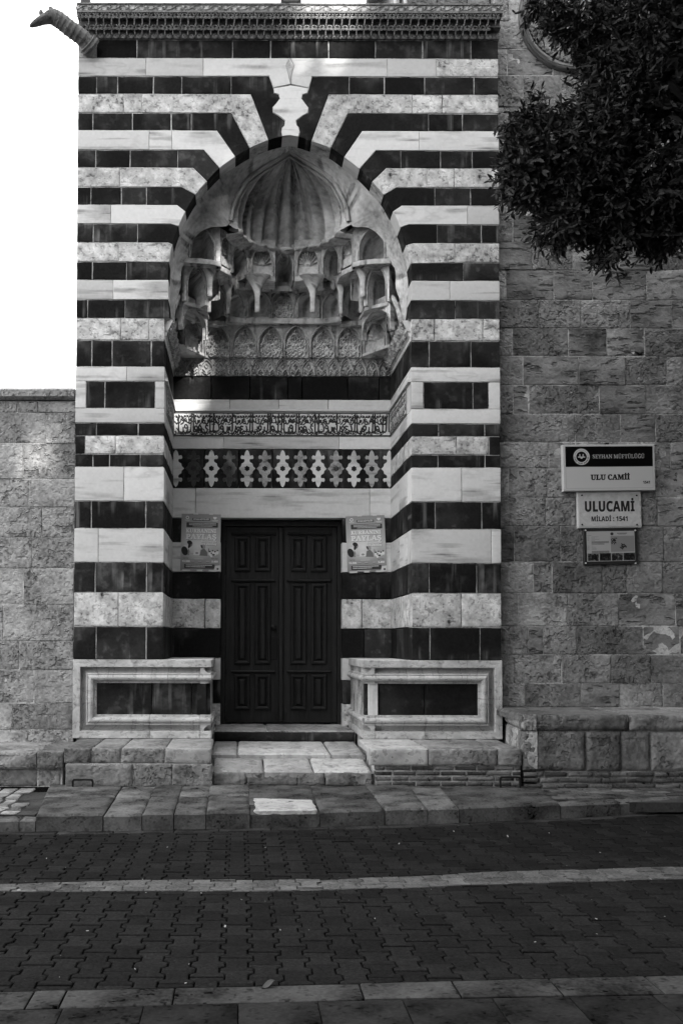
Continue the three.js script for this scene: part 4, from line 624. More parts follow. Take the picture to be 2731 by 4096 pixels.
{ // prayer hall wall with the signs
  const wall = thing('mosque_wall', 'tall weathered ashlar wall carrying the signs, beside the striped portal', 'wall'), z = -0.2, x0 = 2.375, x1 = 8.5;
  mesh('mortar_core', box(x0, x1, 0.05, 10.2, -0.9, z - 0.008), darkMortar, wall);
  const rows = [10.2, 9.85, 9.5, 9.15, 8.714,8.389,8.079,7.709,7.386,7.066,6.762,6.457,6.139,5.819,5.476,5.154,4.83,4.5,4.168,3.848,3.546,3.216,2.892,2.487,2.133,1.761,1.44,1.116,.852, 0.45];
  const fixed = { 17: [2.564,2.743,3.544,4.069], 18: [3.266,3.783,4.18], 19: [2.966,3.269,4.347], 20: [2.51,2.941,3.295,4.173], 21: [2.925,3.264,4.187], 22: [2.569,3.092,3.601,4.251], 23: [2.778,2.996,3.555,3.832,4.236], 24: [2.606,3.162,3.735,4.384], 25: [2.717,2.886,3.267,4.014], 26: [2.546,3.095,3.645,4.095], 27: [2.679,3.304,3.741,4.233] };
  const cxo = 3.294, cyo = 8.753, ro = 0.6;
  for (let r = 0; r < rows.length - 1; r++) {
    const xs = fixed[r] ? [x0, ...fixed[r]] : [x0, x0 + (r % 2 ? R(0.12, 0.2) : R(0.3, 0.5))]; while (xs[xs.length - 1] < x1) xs.push(xs[xs.length - 1] + R(0.38, 0.72)); xs[xs.length - 1] = x1;
    for (let i = 0; i < xs.length - 1; i++) {
      const pale = (i === 0 && r % 2 === 1) || ((r === 20 || r === 21) && i < 3) || (r === 24 && i === 1) || (r === 25 && i === 3) || (r === 26 && i < 2);
      let m = pale ? pick(MAT.A) : r < 18 ? pick(rng() < 0.6 ? MAT.W : MAT.WL) : pick(rng() < 0.35 ? MAT.W : MAT.WL); if (r > 24 && i > 2 && rng() < 0.6) m = MAT.WL[3];
      const cx = (xs[i] + xs[i + 1]) / 2, cy = (rows[r] + rows[r + 1]) / 2; if (Math.hypot(cx - cxo, cy - cyo) < ro - 0.12) continue;
      mesh('stone_block', wallStone(xs[i], xs[i + 1], rows[r + 1], rows[r], z + R(-0.008, 0.008), 0.2, { ...ws, gap: 0.001, rough: r === 23 && i === 1 ? 0.001 : 0.0045 }), m, wall);
    }
  }
  // round carved medallion high on the wall
  const med = part('carved_medallion', wall); { const t = new THREE.TorusGeometry(ro, 0.05, 8, 60); t.translate(cxo, cyo, z + 0.01); mesh('medallion_rim', t, MAT.WL[3], med);
    const tooth = new THREE.BoxGeometry(0.05, 0.075, 0.04); for (let i = 0; i < 60; i++) { const a = i / 60 * Math.PI * 2, o = mesh('rim_tooth', tooth, MAT.A[1], med); o.position.set(cxo + 0.52 * Math.cos(a), cyo + 0.52 * Math.sin(a), z + 0.03); o.rotation.z = a + 0.5; }
    const carve = (g, w, h) => { const r = mulberry(8); g.strokeStyle = '#fff'; g.lineCap = 'round'; for (let k = 0; k < 3; k++) for (let i = 0; i < 12; i++) { g.lineWidth = w * 0.022; const a = i / 12 * 6.283, q = w * (0.12 + 0.13 * k); g.beginPath(); g.arc(w / 2 + q * Math.cos(a), h / 2 + q * Math.sin(a), w * 0.05, a, a + 4.4); g.stroke(); g.beginPath(); g.moveTo(w / 2 + q * 0.6 * Math.cos(a), h / 2 + q * 0.6 * Math.sin(a)); g.lineTo(w / 2 + q * Math.cos(a + 0.3), h / 2 + q * Math.sin(a + 0.3)); g.stroke(); } };
    const d = relief(1.02, 1.02, 90, 90, 0.05, carve, (x, y) => Math.hypot(x, y) < 0.5); d.translate(cxo, cyo, z - 0.02); mesh('medallion_relief', d, MAT.A[1], med); }
}
{ // roof parapet stone behind the cornice, seen above it
  const p = thing('roof_parapet', 'rough stone parapet showing above the carved cornice', 'parapet');
  const xs = [1.33, 1.75, 2.1, 2.36]; for (let i = 0; i < 3; i++) mesh('stone_block', wallStone(xs[i], xs[i + 1], 8.66, 9.3, -0.35 + R(-0.01, 0.01), 0.4, ws), pick(MAT.WL), p);
}
// benches: a moulded marble frame round a dark panel, on either side of the door
{
  const sweep = (pts, prof) => { // pts: outer path corners with inward directions per profile offset; open U
    const pos = [], uv = [], idx = []; let n = pts.length;
    prof.forEach(([t, z], k) => pts.forEach((p, i) => { pos.push(p.x + p.ix * t, p.y + p.iy * t, z); uv.push(p.s, t * 1.3 - z); }));
    for (let k = 0; k < prof.length - 1; k++) for (let i = 0; i < n - 1; i++) { const q = k * n + i; idx.push(q, q + 1, q + n + 1, q, q + n + 1, q + n); }
    let g = new THREE.BufferGeometry(); g.setAttribute('position', new THREE.Float32BufferAttribute(pos, 3)); g.setAttribute('uv', new THREE.Float32BufferAttribute(uv, 2)); g.setIndex(idx); g = g.toNonIndexed(); g.computeVertexNormals(); return g;
  };
  const prof = [[-0.004, -0.1], [0, 0.004], [0.003, 0.01], [0.078, 0.01], [0.082, 0.004], [0.084, -0.085]]; for (let i = 1; i <= 7; i++) { const a = i / 7 * Math.PI / 2; prof.push([0.084 + 0.066 * Math.sin(a), -0.085 + 0.089 * (1 - Math.cos(a))]); }
  prof.push([0.162, 0.006], [0.166, 0.002], [0.166, -0.012]); for (let i = 0; i <= 8; i++) { const a = Math.PI * (1 - i / 8); prof.push([0.2 + 0.032 * Math.cos(a), -0.006 + 0.036 * Math.sin(a)]); } prof.push([0.235, -0.03], [0.258, -0.034], [0.262, -0.075]);
  const benches = [[-1, 'moulded marble bench with black panel, between courtyard wall and doorway'], [1, 'moulded marble bench with black panel, between doorway and wall with signs']];
  for (const [s, label] of benches) {
    const b = thing('stone_bench', label, 'bench', 'benches flanking the door'), xo = s * 2.371, xe = s * 0.845, yT = 1.372, yB = 0.505, d = -s;
    const M = MAT.N[0], M2 = std(T.worn, T.wornB, 0.004, 0.82, 0.7);
    // each run of the frame is a stone of its own
    const seg = (pts, m) => mesh('moulded_frame', sweep(s < 0 ? pts : pts.slice().reverse(), prof), m, b);
    const cornerT = { x: xo, y: yT, ix: d, iy: -1, s: 5 }, cornerB = { x: xo, y: yB, ix: d, iy: 1, s: 5.87 };
    const cutsT = [xe, s * 1.32, s * 1.98], cutsB = [xe, s * 0.97, s * 1.52];
    const hT = (x) => ({ x, y: yT, ix: 0, iy: -1, s: 5 - Math.abs(x - xo) }), hB = (x) => ({ x, y: yB, ix: 0, iy: 1, s: 5.87 + Math.abs(x - xo) });
    const gp = 0.0025;
    seg([hT(cutsT[0]), hT(cutsT[1] - s * gp)], M); seg([hT(cutsT[1] + s * gp), hT(cutsT[2] - s * gp)], M2); seg([hT(cutsT[2] + s * gp), cornerT, { x: xo, y: 0.95, ix: d, iy: 0, s: 5.42 }], M);
    seg([{ x: xo, y: 0.946, ix: d, iy: 0, s: 5.42 }, cornerB, hB(cutsB[2] + s * gp)], M); seg([hB(cutsB[2] - s * gp), hB(cutsB[1] + s * gp)], M2); seg([hB(cutsB[1] - s * gp), hB(cutsB[0])], M);
    const pz = -0.05, pc = s < 0 ? [-2.12, -1.5, -1.06, -0.85] : [0.85, 1.02, 1.52, 2.12]; for (let i = 0; i < 3; i++) mesh('basalt_panel', wallStone(pc[i], pc[i + 1], yB + 0.25, yT - 0.25, pz + R(-0.004, 0.004), 0.06, { ...ps('D'), rough: 0.004, wob: 0.006 }), pick(MAT.D), b);
    const lo = Math.min(xo, xe), hi = Math.max(xo, xe);
    mesh('bench_core', box(lo + 0.02, hi - 0.02, 0.3, yT - 0.02, ZB - 0.02, -0.11), MAT.mortar, b);
    // seat slab reaching back into the recess and the moulded end towards the doorway
    const sx = s < 0 ? [-1.37, xe + 0.01] : [xe - 0.01, 1.37]; for (let i = 0; i < 3; i++) { const z0 = -0.012 - i * 0.51, z1 = z0 - 0.51; mesh('seat_slab', slabStone([[sx[0], z0], [sx[1], z0], [sx[1], z1], [sx[0], z1]], yT + 0.003, 0.06, { ch: 0.008, gap: 0.002, seg: 0.1, rough: 0.002 }), pick(MAT.M), b); }
    // end mouldings (profile turned round the corner)
    for (const [y, iy] of [[yT, -1], [yB, 1]]) { const pp = prof.slice(1).map(([t, z]) => [z * 0.9, y + iy * t]); if (iy > 0) pp.reverse(); pp.push([-0.12, pp[pp.length - 1][1]], [-0.12, pp[0][1]]); const g = new THREE.ExtrudeGeometry(shapeOf(pp), { depth: 1.5, bevelEnabled: false }), q = g.attributes.position; for (let i = 0; i < q.count; i++) { const a = q.getX(i), c = q.getY(i), e = q.getZ(i); q.setXYZ(i, xe + d * a, c, -1.5 + e - 0.006); } g.computeVertexNormals(); mesh('end_moulding', g, M2, b); }
    const px = xe - d * 0.05, ends = [-0.02, -0.16, -0.9, -1.5]; for (let i = 0; i < 3; i++) { const k = i === 1 || (i === 0 && s < 0) ? 'D' : 'M', z0 = ends[i], z1 = ends[i + 1]; mesh(k === 'D' ? 'basalt_panel' : 'end_block', s < 0 ? stone([px, 0.76, z0], [px, 0.76, z1], [px, 1.12, z1], [px, 1.12, z0], 0.1, ps(k)) : stone([px, 0.76, z1], [px, 0.76, z0], [px, 1.12, z0], [px, 1.12, z1], 0.1, ps(k)), pick(MAT[k]), b); }
  }
}
// plinth ledges under the benches
const pst = { ch: 0.012, gap: 0.001, seg: 0.04, rough: 0.01, wob: 0.007, scale: 10 };
const topped = (parent, name, x0, x1, y0, y1, zf, zb, m, o = pst) => { // block seen from the front and above
  const f = mesh(name, wallStone(x0, x1, y0, y1, zf, 0.1, o), m, parent); mesh('top_face', slabStone([[x0, zf - 0.004], [x1, zf - 0.004], [x1, zb], [x0, zb]], y1 - 0.002, 0.05, { ...o, rough: o.rough * 0.6 }), m, f); return f; };
{
  const p = thing('stone_plinth', 'low two course stone plinth under the bench beside the courtyard wall', 'plinth');
  mesh('mortar_core', mergeGeometries([box(-2.27, -0.85, 0.35, 0.48, 0.0, 1.036), box(-2.25, -0.85, 0.05, 0.35, 0.0, 1.066)]), patchMortar, p);
  const u = [-2.288,-2.013,-1.713,-1.274,-.811], l = [-2.267,-1.596,-1.196,-.797];
  const mu = [MAT.Q[1], MAT.Q[0], MAT.Q[2], MAT.N[2]], ml = [MAT.Q[1], MAT.WL[0], MAT.WL[1]];
  for (let i = 0; i < 4; i++) topped(p, 'plinth_block', u[i], u[i + 1], 0.352, 0.506, 1.06 + R(-0.01, 0.01), 0.01, mu[i], i === 3 ? { ...pst, rough: 0.002, wob: 0.004 } : pst);
  for (let i = 0; i < 3; i++) mesh('plinth_block', wallStone(l[i], l[i + 1], 0.12, 0.352, 1.09 + R(-0.01, 0.01), 0.12, pst), ml[i], p);
}
const brickM = tones(T.slab, T.slabB, 0.008, [0.22, 0.16, 0.3, 0.12], 0.95);
const brickRows = (parent, x0, x1, y0, y1, n, z, zSlope = 0) => { const h = (y1 - y0) / n; for (let r = 0; r < n; r++) for (let x = x0 - (r % 2) * 0.1; x < x1; ) { const w = R(0.16, 0.27), a = Math.max(x, x0), b = Math.min(x + w, x1); if (b - a > 0.04) mesh('brick', stone([a, y0 + r * h, z + zSlope * (a - x0)], [b, y0 + r * h, z + zSlope * (b - x0)], [b, y0 + (r + 1) * h, z + zSlope * (b - x0)], [a, y0 + (r + 1) * h, z + zSlope * (a - x0)], 0.1, { ch: 0.009, gap: 0.006, seg: 0.04, rough: 0.005, wob: 0.007 }), pick(brickM), parent); x += w; } };
{
  const p = thing('stone_plinth', 'low stone plinth on brick courses under the bench beside the sign wall', 'plinth');
  mesh('mortar_core', box(0.84, 2.29, 0.05, 0.48, 0.0, 1.012), std(T.slab, T.slabB, 0.008, 0.85, 0.95), p);
  const u = [.775,1.362,2.058, 2.3]; const mu = [MAT.N[0], MAT.Q[2], MAT.Q[0]];
  for (let i = 0; i < 3; i++) topped(p, 'plinth_block', u[i], u[i + 1], 0.335, 0.506, 1.05 + R(-0.008, 0.008), 0.01, mu[i], i === 0 ? { ...pst, rough: 0.002, wob: 0.004 } : pst);
  brickRows(p, u[0] + 0.05, 2.3, 0.125, 0.335, 4, 1.03);
}
{ // steps up to the door
  const st = thing('entrance_steps', 'worn marble steps leading up to the dark wooden door', 'steps'), sp = { ch: 0.018, gap: 0.002, seg: 0.05, rough: 0.005, wob: 0.01, scale: 7 };
  const xa = [-0.8, -.459,.058,.336, 0.81];
  mesh('step_core', mergeGeometries([box(-0.84, 0.84, 0.05, 0.24, -0.3, 0.92), box(-0.84, 0.84, 0.05, 0.34, -0.8, 0.26), box(-0.84, 0.84, 0.05, 0.5, -1.9, -0.8)]), patchMortar, st);
  for (let i = 0; i < 4; i++) mesh('step_riser', wallStone(xa[i], xa[i + 1], 0.12, 0.262, 0.97 + R(-0.01, 0.01), 0.1, { ...pst, rough: 0.012 }), [MAT.Q[1], MAT.Q[3], MAT.Q[0], MAT.Q[2]][i], st);
  const tread = (x0, x1, z0, z1, y0, y1, m, o = sp) => mesh('step_tread', slabStone([[x0, z0, y0], [x1, z0, y0], [x1, z1, y1], [x0, z1, y1]], 0, 0.05, o), m, st);
  tread(-0.8, -0.28, 0.975, 0.29, 0.27, 0.325, MAT.N[2]); tread(-0.28, 0.22, 0.975, 0.29, 0.272, 0.325, MAT.N[1]); tread(0.22, 0.81, 0.975, 0.29, 0.27, 0.325, MAT.N[0]);
  tread(-0.83, -0.55, 0.3, -0.75, 0.375, 0.405, MAT.N[2]); tread(-0.55, 0.45, 0.31, -0.75, 0.377, 0.405, MAT.N[0]); tread(0.45, 0.83, 0.3, -0.75, 0.375, 0.405, MAT.N[1]);
  mesh('dark_riser', wallStone(-0.83, 0.83, 0.395, 0.518, -0.74, 0.04, sp), MAT.D[2], st);
  const th = { ...sp, ch: 0.01, wob: 0.02 }; mesh('threshold', slabStone([[-0.83, -0.76], [-0.2, -0.76], [-0.2, -1.8], [-0.83, -1.8]], 0.526, 0.012, th), MAT.A[2], st); mesh('threshold', slabStone([[-0.2, -0.76], [0.83, -0.76], [0.83, -1.8], [-0.2, -1.8]], 0.525, 0.012, th), MAT.A[0], st);
}
{ // ledge along the foot of the courtyard wall
  const l = thing('wall_ledge', 'low stone ledge along the foot of the rough courtyard wall', 'ledge');
  mesh('mortar_core', box(-7.5, -2.32, 0.05, 0.42, -0.05, 0.93), patchMortar, l);
  const u = [-2.298,-2.57, -3.2, -3.75, -4.4, -5, -5.7, -6.5, -7.5];
  for (let i = 0; i < u.length - 1; i++) { topped(l, 'ledge_stone', u[i + 1], u[i], 0.29, 0.462, 1.0 + R(-0.008, 0.008), -0.05, i ? pick(MAT.WL) : MAT.Q[1], pst); mesh('ledge_stone', wallStone(u[i + 1], u[i] - (i ? 0 : 0.03), 0.1, 0.285, 0.94 + R(-0.01, 0.01), 0.1, pst), pick(MAT.Q), l); }
}
{ // deep ledge along the foot of the sign wall
  const l = thing('deep_ledge', 'deep block ledge with thick cap and brick foot along the sign wall', 'ledge'), xl = 2.3, zf = 1.04, xe = 8.5;
  mesh('mortar_core', box(xl + 0.16, xe, 0.05, 0.82, -0.2, zf - 0.045), std(T.slab, T.slabB, 0.008, 0.5, 0.95), l);
  const cs = { ch: 0.024, gap: 0.001, seg: 0.045, rough: 0.012, wob: 0.01, scale: 9 };
  const cx = [xl, 3.381, 4.1, 4.9, 5.8, 6.9, xe]; for (let i = 0; i < cx.length - 1; i++) topped(l, 'cap_stone', cx[i], cx[i + 1], 0.685, 0.853, zf + R(-0.005, 0.005), -0.22, pick(MAT.Q), cs);
  const bx = [xl + 0.01, 2.952,3.303,3.604, 4.2, 4.75, 5.4, 6.2, 7.2, xe]; for (let i = 0; i < bx.length - 1; i++) mesh('ledge_stone', wallStone(bx[i], bx[i + 1], 0.28, 0.685, zf - 0.012 + R(-0.008, 0.008), 0.15, cs), pick(MAT.Q), l);
  brickRows(l, xl + 0.02, xe, 0.1, 0.28, 3, zf - 0.02);
  // the return towards the portal
  mesh('cap_stone', stone([xl + 0.12, 0.685, -0.2], [xl, 0.685, zf], [xl, 0.853, zf], [xl + 0.12, 0.853, -0.2], 0.12, cs), MAT.A[1], l); mesh('ledge_stone', stone([xl + 0.13, 0.3, -0.2], [xl + 0.012, 0.3, zf - 0.012], [xl + 0.012, 0.685, zf - 0.012], [xl + 0.13, 0.685, -0.2], 0.12, cs), MAT.A[0], l);
}

// ---------- posters, signs, ironwork, roof fittings, litter ----------
const sheet = (q, nx, ny, bulge, seed) => { // corners: upper left, upper right, lower left, lower right
  const g = new THREE.PlaneGeometry(1, 1, nx, ny), p = g.attributes.position; for (let i = 0; i < p.count; i++) { const u = p.getX(i) + 0.5, v = 0.5 - p.getY(i), a = [0, 1, 2].map((k) => mix(mix(q[0][k], q[1][k], u), mix(q[2][k], q[3][k], u), v)); p.setXYZ(i, a[0], a[1], a[2] + bulge * (0.6 + PN.noise(u * 3 + seed, v * 3, seed)) * Math.sin(Math.PI * u) * 0.8 + bulge * 0.6 * PN.noise(u * 6, v * 7 + seed, 4)); } g.computeVertexNormals(); return g; };
const fit = (g, txt, x, y, size, width, font, align = 'center') => { g.font = font.replace('$', size); g.textAlign = align; g.textBaseline = 'alphabetic'; const w = g.measureText(txt).width; g.save(); g.translate(x, y); g.scale(width / w, 1); g.fillText(txt, 0, 0); if (font.startsWith('bold')) { g.strokeStyle = g.fillStyle; g.lineJoin = 'round'; g.lineWidth = size * (font.includes('sans') ? 0.04 : 0.075); g.strokeText(txt, 0, 0); } g.restore(); };
const lines = (g, x, y, w, h, n, r, centre) => { for (let i = 0; i < n; i++) { let q = x; const lw = w * (i === n - 1 ? 0.7 : 0.96), x0 = centre ? x + (w - lw) / 2 : x; q = x0; while (q < x0 + lw - 2) { const b = 3 + r() * 9; g.fillRect(q, y + i * h / n, Math.min(b, x0 + lw - q), h / n * 0.55); q += b + 2; } } };
{
  const draw = (g, w, h) => {
    const r = mulberry(31); const gr = g.createLinearGradient(0, 0, 0, h); gr.addColorStop(0, '#9a9a9a'); gr.addColorStop(0.5, '#cfcfcf'); gr.addColorStop(0.8, '#a5a5a5'); gr.addColorStop(1, '#8b8b8b'); g.fillStyle = gr; g.fillRect(0, 0, w, h);
    const rg = g.createRadialGradient(w * 0.42, h * 0.56, 5, w * 0.42, h * 0.56, w * 0.42); rg.addColorStop(0, 'rgba(255,255,255,.85)'); rg.addColorStop(1, 'rgba(255,255,255,0)'); g.fillStyle = rg; g.fillRect(0, h * 0.3, w, h * 0.5);
    g.fillStyle = '#f4f4f4'; g.beginPath(); g.arc(w * 0.15, h * 0.065, w * 0.042, 0, 7); g.fill(); g.fillStyle = '#777'; g.beginPath(); g.arc(w * 0.15, h * 0.065, w * 0.022, 0, 7); g.fill(); g.fillStyle = '#eee'; lines(g, w * 0.08, h * 0.105, w * 0.15, h * 0.02, 2, r, 1);
    g.fillStyle = '#f4f4f4'; g.beginPath(); g.moveTo(w * 0.85, h * 0.095); g.bezierCurveTo(w * 0.77, h * 0.06, w * 0.81, h * 0.03, w * 0.85, h * 0.05); g.bezierCurveTo(w * 0.89, h * 0.03, w * 0.93, h * 0.06, w * 0.85, h * 0.095); g.fill(); lines(g, w * 0.77, h * 0.105, w * 0.17, h * 0.025, 2, r, 1);
    const tagb = (x, y, ww, hh, c) => { g.fillStyle = c; g.beginPath(); g.roundRect(x, y, ww, hh, 7); g.fill(); };
    tagb(w * 0.28, h * 0.072, w * 0.44, h * 0.045, '#2e2e2e'); g.fillStyle = '#eee'; fit(g, 'SEYHAN MÜFTÜLÜĞÜ', w * 0.5, h * 0.106, Math.round(h * 0.036), w * 0.4, 'bold $px sans-serif');
    tagb(w * 0.13, h * 0.15, w * 0.8, h * 0.085, '#333'); g.fillStyle = '#ddd'; lines(g, w * 0.18, h * 0.16, w * 0.72, h * 0.07, 3, r, 1);
    const big = (t, y, s, x0, x1) => { g.fillStyle = '#3a3a3a'; fit(g, t, (x0 + x1) / 2 + 3, y + 4, s, x1 - x0, 'bold $px serif'); g.fillStyle = '#fafafa'; g.strokeStyle = '#fafafa'; fit(g, t, (x0 + x1) / 2, y, s, x1 - x0, 'bold $px serif'); };
    big('KURBANINI', h * 0.33, Math.round(h * 0.092), w * 0.12, w * 0.89); big('PAYLAŞ', h * 0.445, Math.round(h * 0.125), w * 0.12, w * 0.9);
    big('Kardeşinle', h * 0.5, Math.round(h * 0.052), w * 0.52, w * 0.9); big('Yakınlaş', h * 0.546, Math.round(h * 0.052), w * 0.59, w * 0.9);
    const blob = (c, pts) => { g.fillStyle = c; g.beginPath(); pts.forEach(([x, y], i) => i ? g.lineTo(x * w, y * h) : g.moveTo(x * w, y * h)); g.closePath(); g.fill(); }, ball = (c, x, y, rx, ry = rx, a = 0) => { g.fillStyle = c; g.beginPath(); g.ellipse(x * w, y * h, rx * w, ry * w, a, 0, 7); g.fill(); };
    ball('#e8e8e8', 0.13, 0.63, 0.1, 0.12, 0.4); ball('#151515', 0.1, 0.655, 0.08, 0.115, -0.35); blob('#8d8d8d', [[0.19, 0.6], [0.23, 0.66], [0.22, 0.73], [0.17, 0.73]]); ball('#8a8a8a', 0.24, 0.535, 0.055, 0.07, 0.3); ball('#1c1c1c', 0.22, 0.505, 0.065, 0.05, 0.3); ball('#1c1c1c', 0.215, 0.565, 0.03, 0.06, 0.3); blob('#bdbdbd', [[0.22, 0.68], [0.33, 0.7], [0.32, 0.715], [0.21, 0.71]]);
    blob('#efefef', [[0.34, 0.64], [0.47, 0.635], [0.49, 0.72], [0.32, 0.725]]); ball('#9c9c9c', 0.41, 0.69, 0.04, 0.025); ball('#a9a9a9', 0.57, 0.58, 0.055, 0.06); ball('#3b3b3b', 0.53, 0.575, 0.022, 0.05, -0.4); blob('#777', [[0.51, 0.63], [0.6, 0.61], [0.67, 0.67], [0.68, 0.74], [0.48, 0.735]]);
    for (const [x, y] of [[0.74, 0.66], [0.81, 0.645], [0.87, 0.66], [0.93, 0.64], [0.78, 0.69]]) { ball('#f0f0f0', x, y + 0.035, 0.035, 0.05); ball('#222', x, y, 0.018, 0.02); } blob('#222', [[0.7, 0.6], [0.715, 0.61], [0.72, 0.67], [0.705, 0.67]]); ball('#333', 0.83, 0.715, 0.04, 0.02);
    g.fillStyle = '#2b2b2b'; fit(g, 'Yurt İçi', w * 0.13, h * 0.795, Math.round(h * 0.034), w * 0.14, '$px sans-serif'); fit(g, 'Yurt Dışı', w * 0.86, h * 0.795, Math.round(h * 0.034), w * 0.17, '$px sans-serif');
    g.fillStyle = '#fff'; fit(g, '13.500', w * 0.14, h * 0.85, Math.round(h * 0.042), w * 0.2, 'bold $px sans-serif'); fit(g, '5.450', w * 0.87, h * 0.85, Math.round(h * 0.042), w * 0.16, 'bold $px sans-serif');
    g.fillStyle = '#eee'; lines(g, w * 0.34, h * 0.79, w * 0.34, h * 0.012, 1, r); for (const x of [0.27, 0.45, 0.65]) { g.fillStyle = '#ddd'; lines(g, w * x, h * 0.83, w * 0.12, h * 0.012, 1, r); g.fillStyle = '#444'; lines(g, w * x, h * 0.85, w * 0.12, h * 0.01, 1, r); }
    tagb(w * 0.1, h * 0.885, w * 0.77, h * 0.078, '#333'); g.fillStyle = '#e6e6e6'; lines(g, w * 0.14, h * 0.895, w * 0.69, h * 0.06, 2, r); g.fillStyle = '#ddd'; lines(g, w * 0.25, h * 0.972, w * 0.48, h * 0.012, 1, r);
    g.fillStyle = '#e2e2e2'; g.beginPath(); g.moveTo(w, h * 0.9); g.lineTo(w * 0.88, h * 0.91); g.lineTo(w * 0.84, h); g.lineTo(w, h); g.fill(); g.fillStyle = '#222'; g.beginPath(); g.arc(w * 0.945, h * 0.965, w * 0.025, 0, 7); g.fill();
  };
  const pt = canvasTex(512, 724, draw), pm = new THREE.MeshStandardMaterial({ map: pt, roughness: 0.55 }); pm.color.setRGB(0.78, 0.78, 0.78); const tape = plain(0.6, 0.35);
  const at = [[[[-1.262,3.187,-1.527],[-.767,3.178,-1.527],[-1.278,2.472,-1.527],[-.781,2.464,-1.527]], 'straight grey charity poster taped on the jamb next to the courtyard side bench'], [[[.8,3.157,-1.527],[1.289,3.177,-1.527],[.825,2.45,-1.527],[1.319,2.47,-1.527]], 'tilted grey charity poster taped on the jamb next to the sign wall side bench']];
  at.forEach(([q, label], i) => {
    const p = mesh('poster', sheet(q, 12, 16, 0.006, i * 7 + 2), pm, scene); tag(p, label, 'poster', 'posters beside the door');
    const t = (u, v, w, h) => { const L = (a, b, s) => a.map((x, k) => mix(x, b[k], s)), P = (a, b) => L(L(q[0], q[1], a), L(q[2], q[3], a), b), c = [P(u, v), P(u + w, v), P(u, v + h), P(u + w, v + h)].map(([x, y, z]) => [x, y, z + 0.008]); mesh('tape', sheet(c, 2, 1, 0.001, 3), tape, p); };
    t(0.05, 0.985, 0.2, 0.03); t(0.42, 0.985, 0.14, 0.03); t(0.72, 0.985, 0.2, 0.03); t(0.3, -0.02, 0.12, 0.03); t(0.7, -0.02, 0.1, 0.03);
  });
}
